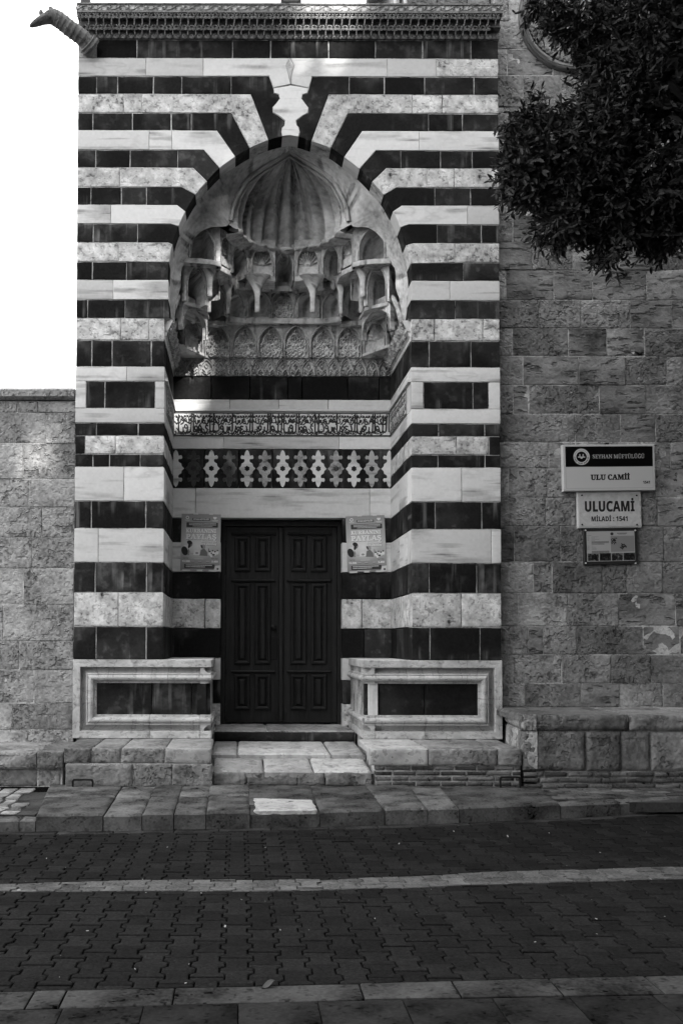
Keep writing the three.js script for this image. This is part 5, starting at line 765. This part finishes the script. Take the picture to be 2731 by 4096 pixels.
// a flat panel standing off the wall: box with a printed face
function board(name, label, q, thick, faceMat, bodyMat, category, border = 0) {
  const g = new THREE.Group(); g.name = numbered(name); scene.add(g); tag(g, label, category);
  const [a, b, c, d] = q, pts = [c, d, b, a].map(([x, y]) => [x, y]); // lower left, lower right, upper right, upper left
  mesh('panel', slab2(pts, a[2], thick, { bevel: 0.005, gap: 0 }), bodyMat, g);
  const cx = (a[0] + b[0] + c[0] + d[0]) / 4, cy = (a[1] + b[1] + c[1] + d[1]) / 4, k = (p) => [cx + (p[0] - cx) * (1 - border / Math.abs(a[0] - cx)), cy + (p[1] - cy) * (1 - border / Math.abs(a[1] - cy)), a[2] + 0.003];
  mesh('printed_face', sheet([k(a), k(b), k(c), k(d)], 1, 1, 0, 1), faceMat, g); return g;
}
{
  const f1 = canvasTex(1024, 512, (g, w, h) => {
    g.fillStyle = '#c9c9c9'; g.fillRect(0, 0, w, h); g.fillStyle = '#0d0d0d'; g.fillRect(w * 0.025, h * 0.035, w * 0.955, h * 0.445);
    const ex = w * 0.2, ey = h * 0.26; g.fillStyle = '#cfcfcf'; g.beginPath(); g.arc(ex, ey, h * 0.178, 0, 7); g.fill(); g.fillStyle = '#0d0d0d'; g.beginPath(); g.arc(ex, ey, h * 0.115, 0, 7); g.fill();
    const ring = 'DİYANET İŞLERİ BAŞKANLIĞI'; g.fillStyle = '#333'; g.font = `bold ${Math.round(h * 0.04)}px sans-serif`; g.textAlign = 'center'; g.textBaseline = 'middle'; [...ring].forEach((ch, i) => { const a = Math.PI * (1.0 - (i + 0.5) / ring.length); g.save(); g.translate(ex + Math.cos(a) * h * 0.147, ey + Math.sin(a) * h * 0.147); g.rotate(a - Math.PI / 2); g.fillText(ch, 0, 0); g.restore(); });
    for (let i = 0; i < 17; i++) { const a = Math.PI * (1.04 + 0.92 * i / 16); g.fillRect(ex + Math.cos(a) * h * 0.147 - 3, ey + Math.sin(a) * h * 0.147 - 3, 6, 6); }
    g.strokeStyle = '#ddd'; g.lineWidth = 5; const L = (...p) => { g.beginPath(); for (let i = 0; i < p.length; i += 2) i ? g.lineTo(ex + p[i] * h, ey + p[i + 1] * h) : g.moveTo(ex + p[i] * h, ey + p[i + 1] * h); g.stroke(); };
    L(-0.08, 0.012, -0.005, 0.012, -0.005, 0.035); L(0.08, 0.012, 0.005, 0.012, 0.005, 0.035); L(-0.042, -0.005, -0.042, -0.052, -0.028, -0.052, -0.028, -0.005); L(0.042, -0.005, 0.042, -0.052, 0.028, -0.052, 0.028, -0.005); L(-0.08, 0.0, 0.08, 0.0); g.beginPath(); g.arc(ex, ey + h * 0.012, h * 0.024, 0, 3.2); g.stroke();
    g.fillStyle = '#d6d6d6'; fit(g, 'SEYHAN MÜFTÜLÜĞÜ', w * 0.605, h * 0.295, Math.round(h * 0.115), w * 0.57, '$px serif');
    g.fillStyle = '#0e0e0e'; fit(g, 'ULU CAMİİ', w * 0.51, h * 0.765, Math.round(h * 0.155), w * 0.43, 'bold $px serif'); g.lineWidth = 3; fit(g, '1541', w * 0.91, h * 0.86, Math.round(h * 0.08), w * 0.082, 'bold $px sans-serif');
    g.strokeStyle = '#999'; g.lineWidth = 3; g.strokeRect(w * 0.025, h * 0.48, w * 0.955, h * 0.47);
  });
  const m1 = new THREE.MeshPhysicalMaterial({ map: f1, roughness: 0.3, specularIntensity: 0.4 }); m1.color.setRGB(0.78, 0.78, 0.78);
  const s1 = board('mosque_sign', 'large board with black top band and round emblem, topmost sign on the wall', [[3.095,3.802,-.12],[4.131,3.81,-.12],[3.105,3.276,-.12],[4.134,3.29,-.12]], 0.07, m1, plain(0.55, 0.4), 'sign', 0.004);
  mesh('hook', box(3.589, 3.623, 3.8, 3.83, -0.2, -0.13), MAT.iron, s1);
  const f2 = canvasTex(768, 440, (g, w, h) => {
    const r = mulberry(12); g.fillStyle = '#c4c4c4'; g.fillRect(0, 0, w, h); for (let i = 0; i < 260; i++) { g.fillStyle = `rgba(${r() < 0.5 ? '150,150,150' : '225,225,225'},.12)`; g.beginPath(); g.ellipse(r() * w, r() * h, 20 + r() * 70, 6 + r() * 18, r() * 3, 0, 7); g.fill(); }
    g.strokeStyle = 'rgba(90,90,90,.5)'; for (let i = 0; i < 9; i++) { g.lineWidth = 1 + r() * 1.5; g.beginPath(); let x = r() * w, y = r() * h; g.moveTo(x, y); for (let k = 0; k < 9; k++) { x += 14 + r() * 26; y += (r() - 0.55) * 34; g.lineTo(x, y); } g.stroke(); }
    g.fillStyle = '#121212'; fit(g, 'ULUCAMİ', w * 0.5, h * 0.55, Math.round(h * 0.43), w * 0.84, 'bold $px sans-serif'); fit(g, 'MİLADİ : 1541', w * 0.5, h * 0.85, Math.round(h * 0.2), w * 0.62, 'bold $px sans-serif');
  });
  const m2 = new THREE.MeshStandardMaterial({ map: f2, roughness: 0.45 }); m2.color.setRGB(0.86, 0.86, 0.86);
  const q2 = [[3.268,3.276,-.155],[3.985,3.283,-.155],[3.273,2.863,-.155],[3.992,2.873,-.155]], s2 = board('marble_plaque', 'marble plaque with engraved black lettering, mounted between two other signs', q2, 0.04, m2, MAT.M[1], 'plaque', 0.02);
  const scr = new THREE.CylinderGeometry(0.009, 0.009, 0.012, 10); scr.rotateX(Math.PI / 2); for (const [u, v] of [[0.07, 0.1], [0.93, 0.1], [0.07, 0.9], [0.93, 0.9]]) { const o = mesh('screw', scr, MAT.iron, s2); o.position.set(mix(q2[0][0], q2[1][0], u), mix(q2[0][1], q2[2][1], v), q2[0][2] + 0.008); }
  const f3 = canvasTex(768, 512, (g, w, h) => {
    const r = mulberry(22); g.fillStyle = '#b4b4b4'; g.fillRect(0, 0, w, h); g.fillStyle = '#222'; lines(g, w * 0.01, h * 0.13, w * 0.13, h * 0.012, 1, r); for (let i = 0; i < 4; i++) { lines(g, w * 0.01, h * (0.18 + i * 0.038), w * 0.06, h * 0.012, 1, r); lines(g, w * 0.1, h * (0.18 + i * 0.038), w * (0.08 + r() * 0.25), h * 0.012, 1, r); } lines(g, w * 0.1, h * 0.33, w * 0.38, h * 0.085, 5, r); lines(g, w * 0.1, h * 0.43, w * 0.38, h * 0.02, 1, r); for (let i = 0; i < 4; i++) { lines(g, w * 0.01, h * (0.48 + i * 0.04), w * 0.06, h * 0.012, 1, r); lines(g, w * 0.1, h * (0.48 + i * 0.04), w * (0.05 + r() * 0.12), h * 0.012, 1, r); } lines(g, w * 0.1, h * 0.65, w * 0.38, h * 0.1, 6, r);
    g.fillStyle = '#2a2a2a'; g.beginPath(); g.arc(w * 0.53, h * 0.09, h * 0.05, 0, 7); g.fill(); lines(g, w * 0.63, h * 0.06, w * 0.22, h * 0.06, 3, r, 1);
    const pic = (x, y, ww, hh, sky, k) => { g.save(); g.beginPath(); g.rect(x * w, y * h, ww * w, hh * h); g.clip(); g.fillStyle = sky; g.fillRect(x * w, y * h, ww * w, hh * h); for (let i = 0; i < 80; i++) { g.fillStyle = r() < 0.75 ? '#141414' : '#4a4a4a'; k(i); } g.restore(); };
    pic(0.5, 0.16, 0.49, 0.53, '#8f8f8f', (i) => { const a = r() * 6.3, q = r(); g.beginPath(); g.arc((i % 2 ? 0.58 : 0.75) * w + Math.cos(a) * q * w * 0.08, (i % 2 ? 0.32 : 0.52) * h + Math.sin(a) * q * h * (i % 2 ? 0.14 : 0.1), 9, 0, 7); g.fill(); });
    for (let k = 0; k < 4; k++) pic(0.012 + k * 0.249, 0.73, 0.238, 0.255, k % 2 ? '#3a3a3a' : '#777', () => { g.beginPath(); g.rect((0.012 + k * 0.249 + r() * 0.2) * w, (0.73 + r() * 0.2) * h, 6 + r() * 26, 5 + r() * 40); g.fill(); });
  });
  const m3 = new THREE.MeshStandardMaterial({ map: f3, roughness: 0.3 }); m3.color.setRGB(0.75, 0.75, 0.75);
  const q3 = [[3.334,2.861,-.16],[3.943,2.873,-.16],[3.342,2.448,-.16],[3.951,2.464,-.16]], s3 = board('information_board', 'small dark framed board with photographs and print, lowest sign on the wall', q3, 0.035, m3, plain(0.03, 0.25), 'information board', 0.035);
  for (const [u, v] of [[0.04, 0.05], [0.96, 0.05], [0.04, 0.95], [0.96, 0.95]]) { const o = mesh('screw', scr, plain(0.5, 0.4), s3); o.position.set(mix(q3[0][0], q3[1][0], u), mix(q3[0][1], q3[2][1], v), q3[0][2] + 0.004); }
}
// iron hoops let into the pavement
for (const [x0, x1, z, y1, label] of [[-2.186, -1.973, 1.15, 0.212, 'low black iron hoop on the pavement below the courtyard side plinth'], [2.056, 2.269, 1.105, 0.242, 'low black iron hoop on the pavement below the brick footed plinth']]) {
  const t = 0.017, y0 = 0.12, g = slab2([[x0, y0], [x0 + t, y0], [x0 + t, y1 - t - 0.012], [x0 + t + 0.012, y1 - t], [x1 - t - 0.012, y1 - t], [x1 - t, y1 - t - 0.012], [x1 - t, y0], [x1, y0], [x1 + 0.002, y1 - 0.02], [x1 - 0.015, y1], [x0 + 0.015, y1], [x0 - 0.002, y1 - 0.02]], z + 0.02, 0.022, { bevel: 0.003, gap: 0 });
  tag(mesh('iron_hoop', g, MAT.iron, scene), label, 'hoop', 'iron hoops on the pavement');
}
{ // fittings standing on the roof edge
  const dark = plain(0.02, 0.5), grey = plain(0.5, 0.5);
  const fx = .027, f = thing('floodlight', 'black floodlight box above the middle of the cornice', 'floodlight'); mesh('housing', slab2([[fx - 0.1, 8.68], [fx + 0.1, 8.68], [fx + 0.115, 8.71], [fx + 0.115, 8.93], [fx - 0.115, 8.93], [fx - 0.115, 8.71]], 0.12, 0.12, { bevel: 0.012, gap: 0 }), dark, f); mesh('lens', box(fx - 0.085, fx + 0.085, 8.73, 8.9, 0.115, 0.125), plain(0.1, 0.1), f); mesh('bracket', box(fx - 0.02, fx + 0.02, 8.66, 8.75, -0.05, 0.02), dark, f);
  const p = thing('roof_post', 'slim dark post above the spout end of the cornice', 'post'), px = -2.279; mesh('shaft', slab2([[px - 0.052, 8.66], [px + 0.052, 8.66], [px + 0.052, 9.3], [px - 0.052, 9.3]], 0.1, 0.1, { bevel: 0.012, gap: 0 }), plain(0.07, 0.7), p); mesh('foot_plate', slab2([[px - 0.1, 8.655], [px + 0.1, 8.655], [px + 0.1, 8.675], [px - 0.1, 8.675]], 0.12, 0.16, { bevel: 0.004, gap: 0 }), plain(0.07, 0.7), p);
  const l = thing('loudspeaker', 'pale horn loudspeaker above the cornice beside the stone parapet', 'loudspeaker'), lx = 1.026; const horn = new THREE.LatheGeometry([[0.15, 0], [0.158, 0.008], [0.15, 0.016], [0.12, -0.06], [0.075, -0.15], [0.045, -0.24], [0.04, -0.3], [0, -0.3]].map(([a, b]) => new THREE.Vector2(a, b)), 32); horn.rotateX(Math.PI / 2); horn.rotateX(0.25); horn.translate(lx, 8.78, 0.05); mesh('horn', horn, grey, l);
  const core = new THREE.SphereGeometry(0.05, 14, 10); core.scale(1, 1, 1.6); core.rotateX(0.25); core.translate(lx, 8.77, -0.02); mesh('driver', core, dark, l); mesh('mast', box(lx - 0.015, lx + 0.015, 8.6, 9.4, -0.36, -0.33), dark, l); mesh('yoke', box(lx - 0.02, lx + 0.02, 8.6, 8.75, -0.33, -0.2), dark, l);
  const m = thing('antenna_mast', 'pair of pale and dark poles above the cornice by the parapet', 'mast'); for (const [x, w, t] of [[1.224, 0.05, 0.6], [1.29, 0.03, 0.02], [1.344, 0.04, 0.55]]) { const c = new THREE.CylinderGeometry(w / 2, w / 2, 0.9, 12); c.translate(x, 9.05, -0.15); mesh('pole', c, plain(t, 0.5), m); } mesh('pole_clamp', box(1.201, 1.367, 8.63, 8.66, -0.2, -0.1), dark, m);
}
{ // leaf and scraps lying on the street
  const lg = new THREE.PlaneGeometry(0.075, 0.04, 6, 3), p = lg.attributes.position; for (let i = 0; i < p.count; i++) { const x = p.getX(i), y = p.getY(i), k = 1 - Math.pow(Math.abs(x) / 0.04, 2); p.setXYZ(i, x, y * clampf(k, 0.1, 1), 0.012 * Math.sin(x * 60) + 0.3 * Math.abs(y)); } lg.rotateX(-Math.PI / 2); lg.computeVertexNormals();
  const place = [-.401,6.67], d = mesh('dry_leaf', lg, plain(0.05, 0.8), scene); d.position.set(place[0], 0.012, place[1]); d.rotation.y = 0.6; tag(d, 'curled dry leaf on the pale edging of the street', 'leaf');
  const sg = new THREE.PlaneGeometry(0.02, 0.01, 2, 1); sg.rotateX(-Math.PI / 2); const n = 50, im = new THREE.InstancedMesh(sg, plain(0.25, 0.8), n), q = new THREE.Object3D(), r = mulberry(5); for (let i = 0; i < n; i++) { const z = 2.8 + r() * 4.6, w = 11.4 - z; q.position.set(-0.537 + w * (-0.24 + 0.68 * r()), 0.0085, z); q.rotation.set(r() * 0.5, r() * 6, r() * 0.5); q.scale.setScalar(0.25 + r() * r() * 1.1); q.updateMatrix(); im.setMatrixAt(i, q.matrix); } im.name = 'litter'; im.castShadow = im.receiveShadow = true; scene.add(im); tag(im, 'small pale scraps of litter scattered over the street', 'litter', null, 'stuff');
}

// ---------- trees ----------
const gaps = [ // places that the sun reaches: point and radius of the opening
    [[-2.756,3.575,-.06], 0.28], [[.393,8.453,.12], 0.42], [[-.857,6.561,-.4], 0.12], [[-.629,5.962,-1.3], 0.14], [[-.989,5.409,-1.4], 0.12], [[-1.039,4.981,-1.52], 0.18], [[-1.315,4.471,-1.52], 0.26], [[-1.121,1.94,-1.52], 0.14], [[.223,5.284,-1.45], 0.08]].map(([p, r]) => [V(...p), r]);
const gapRel = V(), inGap = (p, pad) => gaps.some(([g, rad]) => { gapRel.copy(p).sub(g); const t = gapRel.dot(SUN); gapRel.addScaledVector(SUN, -t); return t > 0 && gapRel.length() < rad + pad; });
const bark = std(T.slab, T.slabB, 0.012, 0.22, 0.95);
function leafGeo(l, w) { const g = new THREE.BufferGeometry(), f = 0.12 * w; g.setAttribute('position', new THREE.Float32BufferAttribute([0, 0, 0, l * 0.3, -w * 0.42, f, l * 0.3, 0, 0, l * 0.3, w * 0.42, f, l * 0.68, -w * 0.38, f, l * 0.68, 0, -f * 0.5, l * 0.68, w * 0.38, f, l, 0, -f], 3)); g.setAttribute('uv', new THREE.Float32BufferAttribute(new Array(16).fill(0).map((_, i) => (i % 5) / 5), 2)); g.setIndex([0, 1, 2, 0, 2, 3, 1, 4, 5, 1, 5, 2, 2, 5, 6, 2, 6, 3, 4, 7, 5, 5, 7, 6]); g.computeVertexNormals(); return g; }
function limb(pts, r0, r1, seg = 24) { const c = new THREE.CatmullRomCurve3(pts), g = new THREE.TubeGeometry(c, seg, 1, 9), p = g.attributes.position, cn = g.attributes.normal; let k = 0; for (let i = 0; i <= seg; i++) { const t = i / seg, o = c.getPointAt(t), r = mix(r0, r1, t); for (let j = 0; j <= 9; j++, k++) p.setXYZ(k, o.x + (p.getX(k) - o.x) * r, o.y + (p.getY(k) - o.y) * r, o.z + (p.getZ(k) - o.z) * r); } const u = g.attributes.uv; for (let i = 0; i < u.count; i++) u.setXY(i, u.getX(i) * 3, u.getY(i) * 0.8); g.computeVertexNormals(); return g; }
{ // dark evergreen reaching over the sign wall
  const tree = thing('evergreen_tree', 'dense dark evergreen tree hanging over the wall with the signs', 'tree'), base = V(5.9, 0, 3.4), fork = V(5.7, 3.6, 3.3);
  const lobes = [ // centre and radii of the masses of foliage
    [[3.103,6.971,2.2], 0.46, 0.6, 0.6], [[2.286,7.364,2.2], 0.16, 0.07, 0.2], [[2.604,7.248,2.2], 0.2, 0.16, 0.3], [[2.434,5.918,2.2], 0.56, 0.36, 0.5], [[2.059,5.836,2.2], 0.2, 0.26, 0.3], [[3.23,6.047,2.2], 0.6, 0.8, 0.6], [[2.916,6.508,2.2], 0.3, 0.4, 0.5], [[2.407,5.343,2.2], 0.2, 0.14, 0.25], [[2.815,5.287,2.2], 0.12, 0.26, 0.25], [[2.998,5.517,2.2], 0.4, 0.26, 0.4], [[3.314,5.357,2.2], 0.2, 0.22, 0.3], [[2.119,6.321,2.2], 0.16, 0.13, 0.25], [[2.659,5.585,2.2], 0.4, 0.24, 0.4], [[2.777,6.138,2.2], 0.3, 0.3, 0.4],
    [4.6, 8.1, 2.6, 1.5, 1.5, 1.5], [5.6, 6.6, 3.4, 1.9, 1.7, 1.9], [6.9, 8, 3.2, 2, 1.8, 2], [5.4, 9.3, 3.6, 2.2, 1.4, 2.2], [4.4, 6.2, 2.8, 1.0, 1.2, 1.0], [5.6, 7.6, 5.2, 1.9, 1.6, 1.6], [4.6, 8.6, 6, 2, 1.3, 1.9], [2.9, 9, 7.6, 1.8, 1.1, 1.8], [6.6, 8, 7.6, 2.4, 1.7, 2.2], [8.2, 7, 5, 2.4, 2.2, 2.4], [4.8, 8.2, 9.2, 2.2, 1.3, 2], [7.6, 5.6, 2.6, 1.8, 1.6, 1.6], [5.9, 4.2, 1.6, 1.1, 1.3, 1.1], [6.6, 2.7, 2.4, 1.2, 1.3, 1.4], [5.6, 4.6, 4.4, 1.2, 1.2, 1.4], [5.1, 3.3, 2.9, 0.9, 1, 0.9], [5.3, 1.9, 3.2, 1, 1.2, 1], [4.9, 5, 2.4, 0.8, 1, 0.8], [3.4, 10.4, 4.6, 1.9, 1.3, 1.9], [5.4, 11, 6.6, 2.2, 1.5, 2.2], [2.2, 11, 8, 2, 1.1, 2], [7.5, 10.5, 5, 2.4, 1.8, 2.4], [2.9, 8.4, 4.7, 1.3, 0.8, 1.2], [1.5, 8.6, 6, 1.3, 0.8, 1.3], [1.7, 9, 4.4, 1.2, 0.7, 1.1]].map((l) => l.length === 4 ? [...l[0], l[1], l[2], l[3]] : l);
  mesh('trunk', limb([base, V(5.95, 1.2, 3.35), V(5.8, 2.5, 3.4), fork], 0.32, 0.22), bark, tree);
  lobes.forEach(([x, y, z, rx], i) => { if (i > 13 || i % 2 === 0) { const e = V(x, y, z), m = fork.clone().lerp(e, 0.5).add(V(0, 0.45, 0.1)); mesh('limb', limb([fork, m, e], i > 13 ? 0.13 : 0.05, 0.012, 14), bark, tree); } });
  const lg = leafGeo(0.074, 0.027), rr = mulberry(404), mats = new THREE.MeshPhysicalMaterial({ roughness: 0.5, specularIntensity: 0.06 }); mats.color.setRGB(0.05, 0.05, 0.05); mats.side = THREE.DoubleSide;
  const M = [], q = new THREE.Object3D(), dir = V(), up = V(0, 1, 0), tw = [];
  const spray = (c, d, len, n, big) => { tw.push([c.clone(), d.clone(), len]); for (let k = 0; k < n; k++) { const t = (k + 0.3) / n, p = c.clone().addScaledVector(d, len * t), a = rr() * 6.283, side = V(Math.cos(a), Math.sin(a) * 0.8, Math.sin(a * 1.7)).normalize(); const ld = d.clone().multiplyScalar(0.75).addScaledVector(side, 0.75).add(V(0, -0.15, 0)).normalize(); q.position.copy(p); q.quaternion.setFromUnitVectors(V(1, 0, 0), ld); q.rotateX(rr() * 6.283); q.scale.setScalar(big * (0.65 + rr() * 0.6)); q.updateMatrix(); M.push(q.matrix.clone()); } };
  lobes.forEach(([x, y, z, rx, ry, rz], i) => { const vol = rx * ry * rz, n = i < 14 ? Math.round(Math.min(900, 50 + 5200 * Math.pow(vol, 0.85))) : 900; for (let k = 0; k < n; k++) { const u = V(rr() * 2 - 1, rr() * 2 - 1, rr() * 2 - 1); if (u.lengthSq() > 1) { k--; continue; } const c = V(x + u.x * rx, y + u.y * ry, z + u.z * rz), d = V(u.x * rx + (rr() - 0.75) * 0.5, u.y * ry - 0.12 + (rr() - 0.5) * 0.5, u.z * rz + (rr() - 0.5) * 0.6).normalize(); if (i > 13 && inGap(c, 0.45)) continue; spray(c, d, i < 14 ? 0.1 + rr() * rr() * 0.18 : 0.34, i < 14 ? 9 : 12, i < 14 ? 1 : 2.1); } });
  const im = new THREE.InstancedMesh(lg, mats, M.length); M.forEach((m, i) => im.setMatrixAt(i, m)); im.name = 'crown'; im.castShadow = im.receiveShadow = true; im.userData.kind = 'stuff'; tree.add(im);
  const tg = new THREE.CylinderGeometry(0.002, 0.003, 1, 4), ti = new THREE.InstancedMesh(tg, bark, tw.length); tw.forEach(([c, d, l], i) => { q.position.copy(c).addScaledVector(d, l * 0.4); q.quaternion.setFromUnitVectors(up, d); q.scale.set(1, l * 1.2, 1); q.updateMatrix(); ti.setMatrixAt(i, q.matrix); }); ti.name = 'twigs'; ti.castShadow = ti.receiveShadow = true; ti.userData.kind = 'stuff'; tree.add(ti);
}
{ // tall plane tree across the street; the sun reaches the portal only through gaps in its crown
  const tree = thing('plane_tree', 'tall broad plane tree across the street, shading the portal', 'tree');
  const P0 = V(0.6, 4, 2.5), C = P0.clone().addScaledVector(SUN, 27), rr = mulberry(88);
  mesh('trunk', limb([V(C.x + 0.6, 0, C.z + 0.4), V(C.x + 0.3, 5, C.z + 0.2), V(C.x, 11, C.z)], 0.55, 0.35), bark, tree);
  for (let i = 0; i < 9; i++) { const a = i / 9 * 6.283, e = V(C.x + Math.cos(a) * 6, C.y + (i % 3 - 1) * 3, C.z + Math.sin(a) * 6); mesh('limb', limb([V(C.x, 10 + (i % 3) * 0.6, C.z), V(C.x, 11, C.z).lerp(e, 0.5).add(V(0, 1, 0)), e], 0.22, 0.05, 14), bark, tree); }
  const one = leafGeo(0.34, 0.26), parts = []; for (let i = 0; i < 4; i++) { const g = one.clone(); g.rotateX(rr() * 6); g.rotateY((rr() - 0.5) * 2); g.rotateZ(i * 1.6 + rr()); g.translate((rr() - 0.5) * 0.2, (rr() - 0.5) * 0.2, (rr() - 0.5) * 0.2); parts.push(g); }
  const lg = mergeGeometries(parts), M = [], q = new THREE.Object3D(), s1 = V(0, 1, 0).cross(SUN).normalize(), s2 = SUN.clone().cross(s1);
  while (M.length < 46000) {
    const a = rr() * 6.283, r = Math.sqrt(rr()) * 9.8, h = (rr() + rr() - 1) * 5 * Math.sqrt(Math.max(0.15, 1 - (r / 10.6) ** 2)), p = C.clone().addScaledVector(s1, r * Math.cos(a)).addScaledVector(s2, r * Math.sin(a)).addScaledVector(SUN, h); if (p.y < 4.5) continue;
    if (inGap(p, 0.14)) continue;
    q.position.copy(p); q.rotation.set(rr() * 6.3, rr() * 6.3, rr() * 6.3); q.scale.setScalar(0.8 + rr() * 0.5); q.updateMatrix(); M.push(q.matrix.clone());
  }
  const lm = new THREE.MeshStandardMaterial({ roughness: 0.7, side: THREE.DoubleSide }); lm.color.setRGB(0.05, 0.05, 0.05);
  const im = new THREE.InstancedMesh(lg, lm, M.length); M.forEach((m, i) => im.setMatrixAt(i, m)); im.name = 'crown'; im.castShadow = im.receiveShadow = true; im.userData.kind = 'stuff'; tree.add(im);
}
{ // broad street tree behind the viewpoint, roofing the roadway with leaves
  const tree = thing('street_tree', 'broad leafy tree on the near side of the street, overhanging the roadway', 'tree'), f = V(3.4, 5.2, 13.6), rr = mulberry(515);
  mesh('trunk', limb([V(3.6, 0, 13.8), V(3.5, 2.4, 13.7), f], 0.3, 0.2), bark, tree);
  const lobes = [[1.0, 9.2, 9.4, 2.3, 1.1, 2.2], [-1.4, 9.6, 11, 2, 1, 2.2], [3, 8.6, 11.4, 2.4, 1.4, 2.2], [0.6, 8.8, 12.6, 2.4, 1.3, 2.2], [4.6, 8.6, 14, 2.6, 1.8, 2.4], [1.8, 8.4, 15.4, 2.6, 1.6, 2.2]];
  lobes.forEach(([x, y, z]) => mesh('limb', limb([f, f.clone().lerp(V(x, y, z), 0.5).add(V(0, 0.5, 0)), V(x, y, z)], 0.12, 0.03, 14), bark, tree));
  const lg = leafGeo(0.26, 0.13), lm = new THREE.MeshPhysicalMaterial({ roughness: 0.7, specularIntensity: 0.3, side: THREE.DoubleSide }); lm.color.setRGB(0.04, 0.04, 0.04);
  const M = [], q = new THREE.Object3D(); for (const [x, y, z, rx, ry, rz] of lobes) for (let k = 0; k < 2600; ) { const u = V(rr() * 2 - 1, rr() * 2 - 1, rr() * 2 - 1); if (u.lengthSq() > 1) continue; k++; const p = V(x + u.x * rx, y + u.y * ry, z + u.z * rz); if (inGap(p, 0.2)) continue; q.position.copy(p); q.rotation.set(rr() * 6.3, rr() * 6.3, rr() * 6.3); q.scale.setScalar(0.7 + rr() * 0.6); q.updateMatrix(); M.push(q.matrix.clone()); }
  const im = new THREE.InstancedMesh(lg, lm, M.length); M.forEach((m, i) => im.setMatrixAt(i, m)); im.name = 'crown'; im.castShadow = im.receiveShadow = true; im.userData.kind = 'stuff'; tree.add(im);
}
{ // houses across the street: they close the low sky opposite the portal
  for (const [x0, x1, h, tone, label] of [[-3, 9, 15.5, 0.22, 'tall rendered house across the street, opposite the portal'], [9.4, 22, 14, 0.2, 'long rendered house across the street, beyond the plane tree'], [-13, -3.4, 9.5, 0.22, 'lower rendered house across the street, facing the courtyard wall']]) {
    const b = thing('town_house', label, 'house'), z = 19, m = std(T.plaster, T.plasterB, 0.01, tone, 0.95); mesh('wall', box(x0, x1, 0, h, z, z + 9), m, b); mesh('roof_slab', box(x0 - 0.3, x1 + 0.3, h, h + 0.3, z - 0.4, z + 9.3), MAT.mortar, b);
    const gl = plain(0.03, 0.15); for (let y = 1; y < h - 2; y += 3) for (let x = x0 + 1; x < x1 - 1.4; x += 2.6) { const w = mesh('window', box(x, x + 1.2, y, y + 1.6, z - 0.03, z + 0.02), gl, b); mesh('window_frame', mergeGeometries([box(x - 0.08, x, y - 0.08, y + 1.68, z - 0.06, z), box(x + 1.2, x + 1.28, y - 0.08, y + 1.68, z - 0.06, z), box(x, x + 1.2, y - 0.08, y, z - 0.08, z), box(x, x + 1.2, y + 1.6, y + 1.68, z - 0.06, z), box(x + 0.57, x + 0.63, y, y + 1.6, z - 0.05, z)]), MAT.mortar, w); }
  }
}

renderer.render(scene, camera);
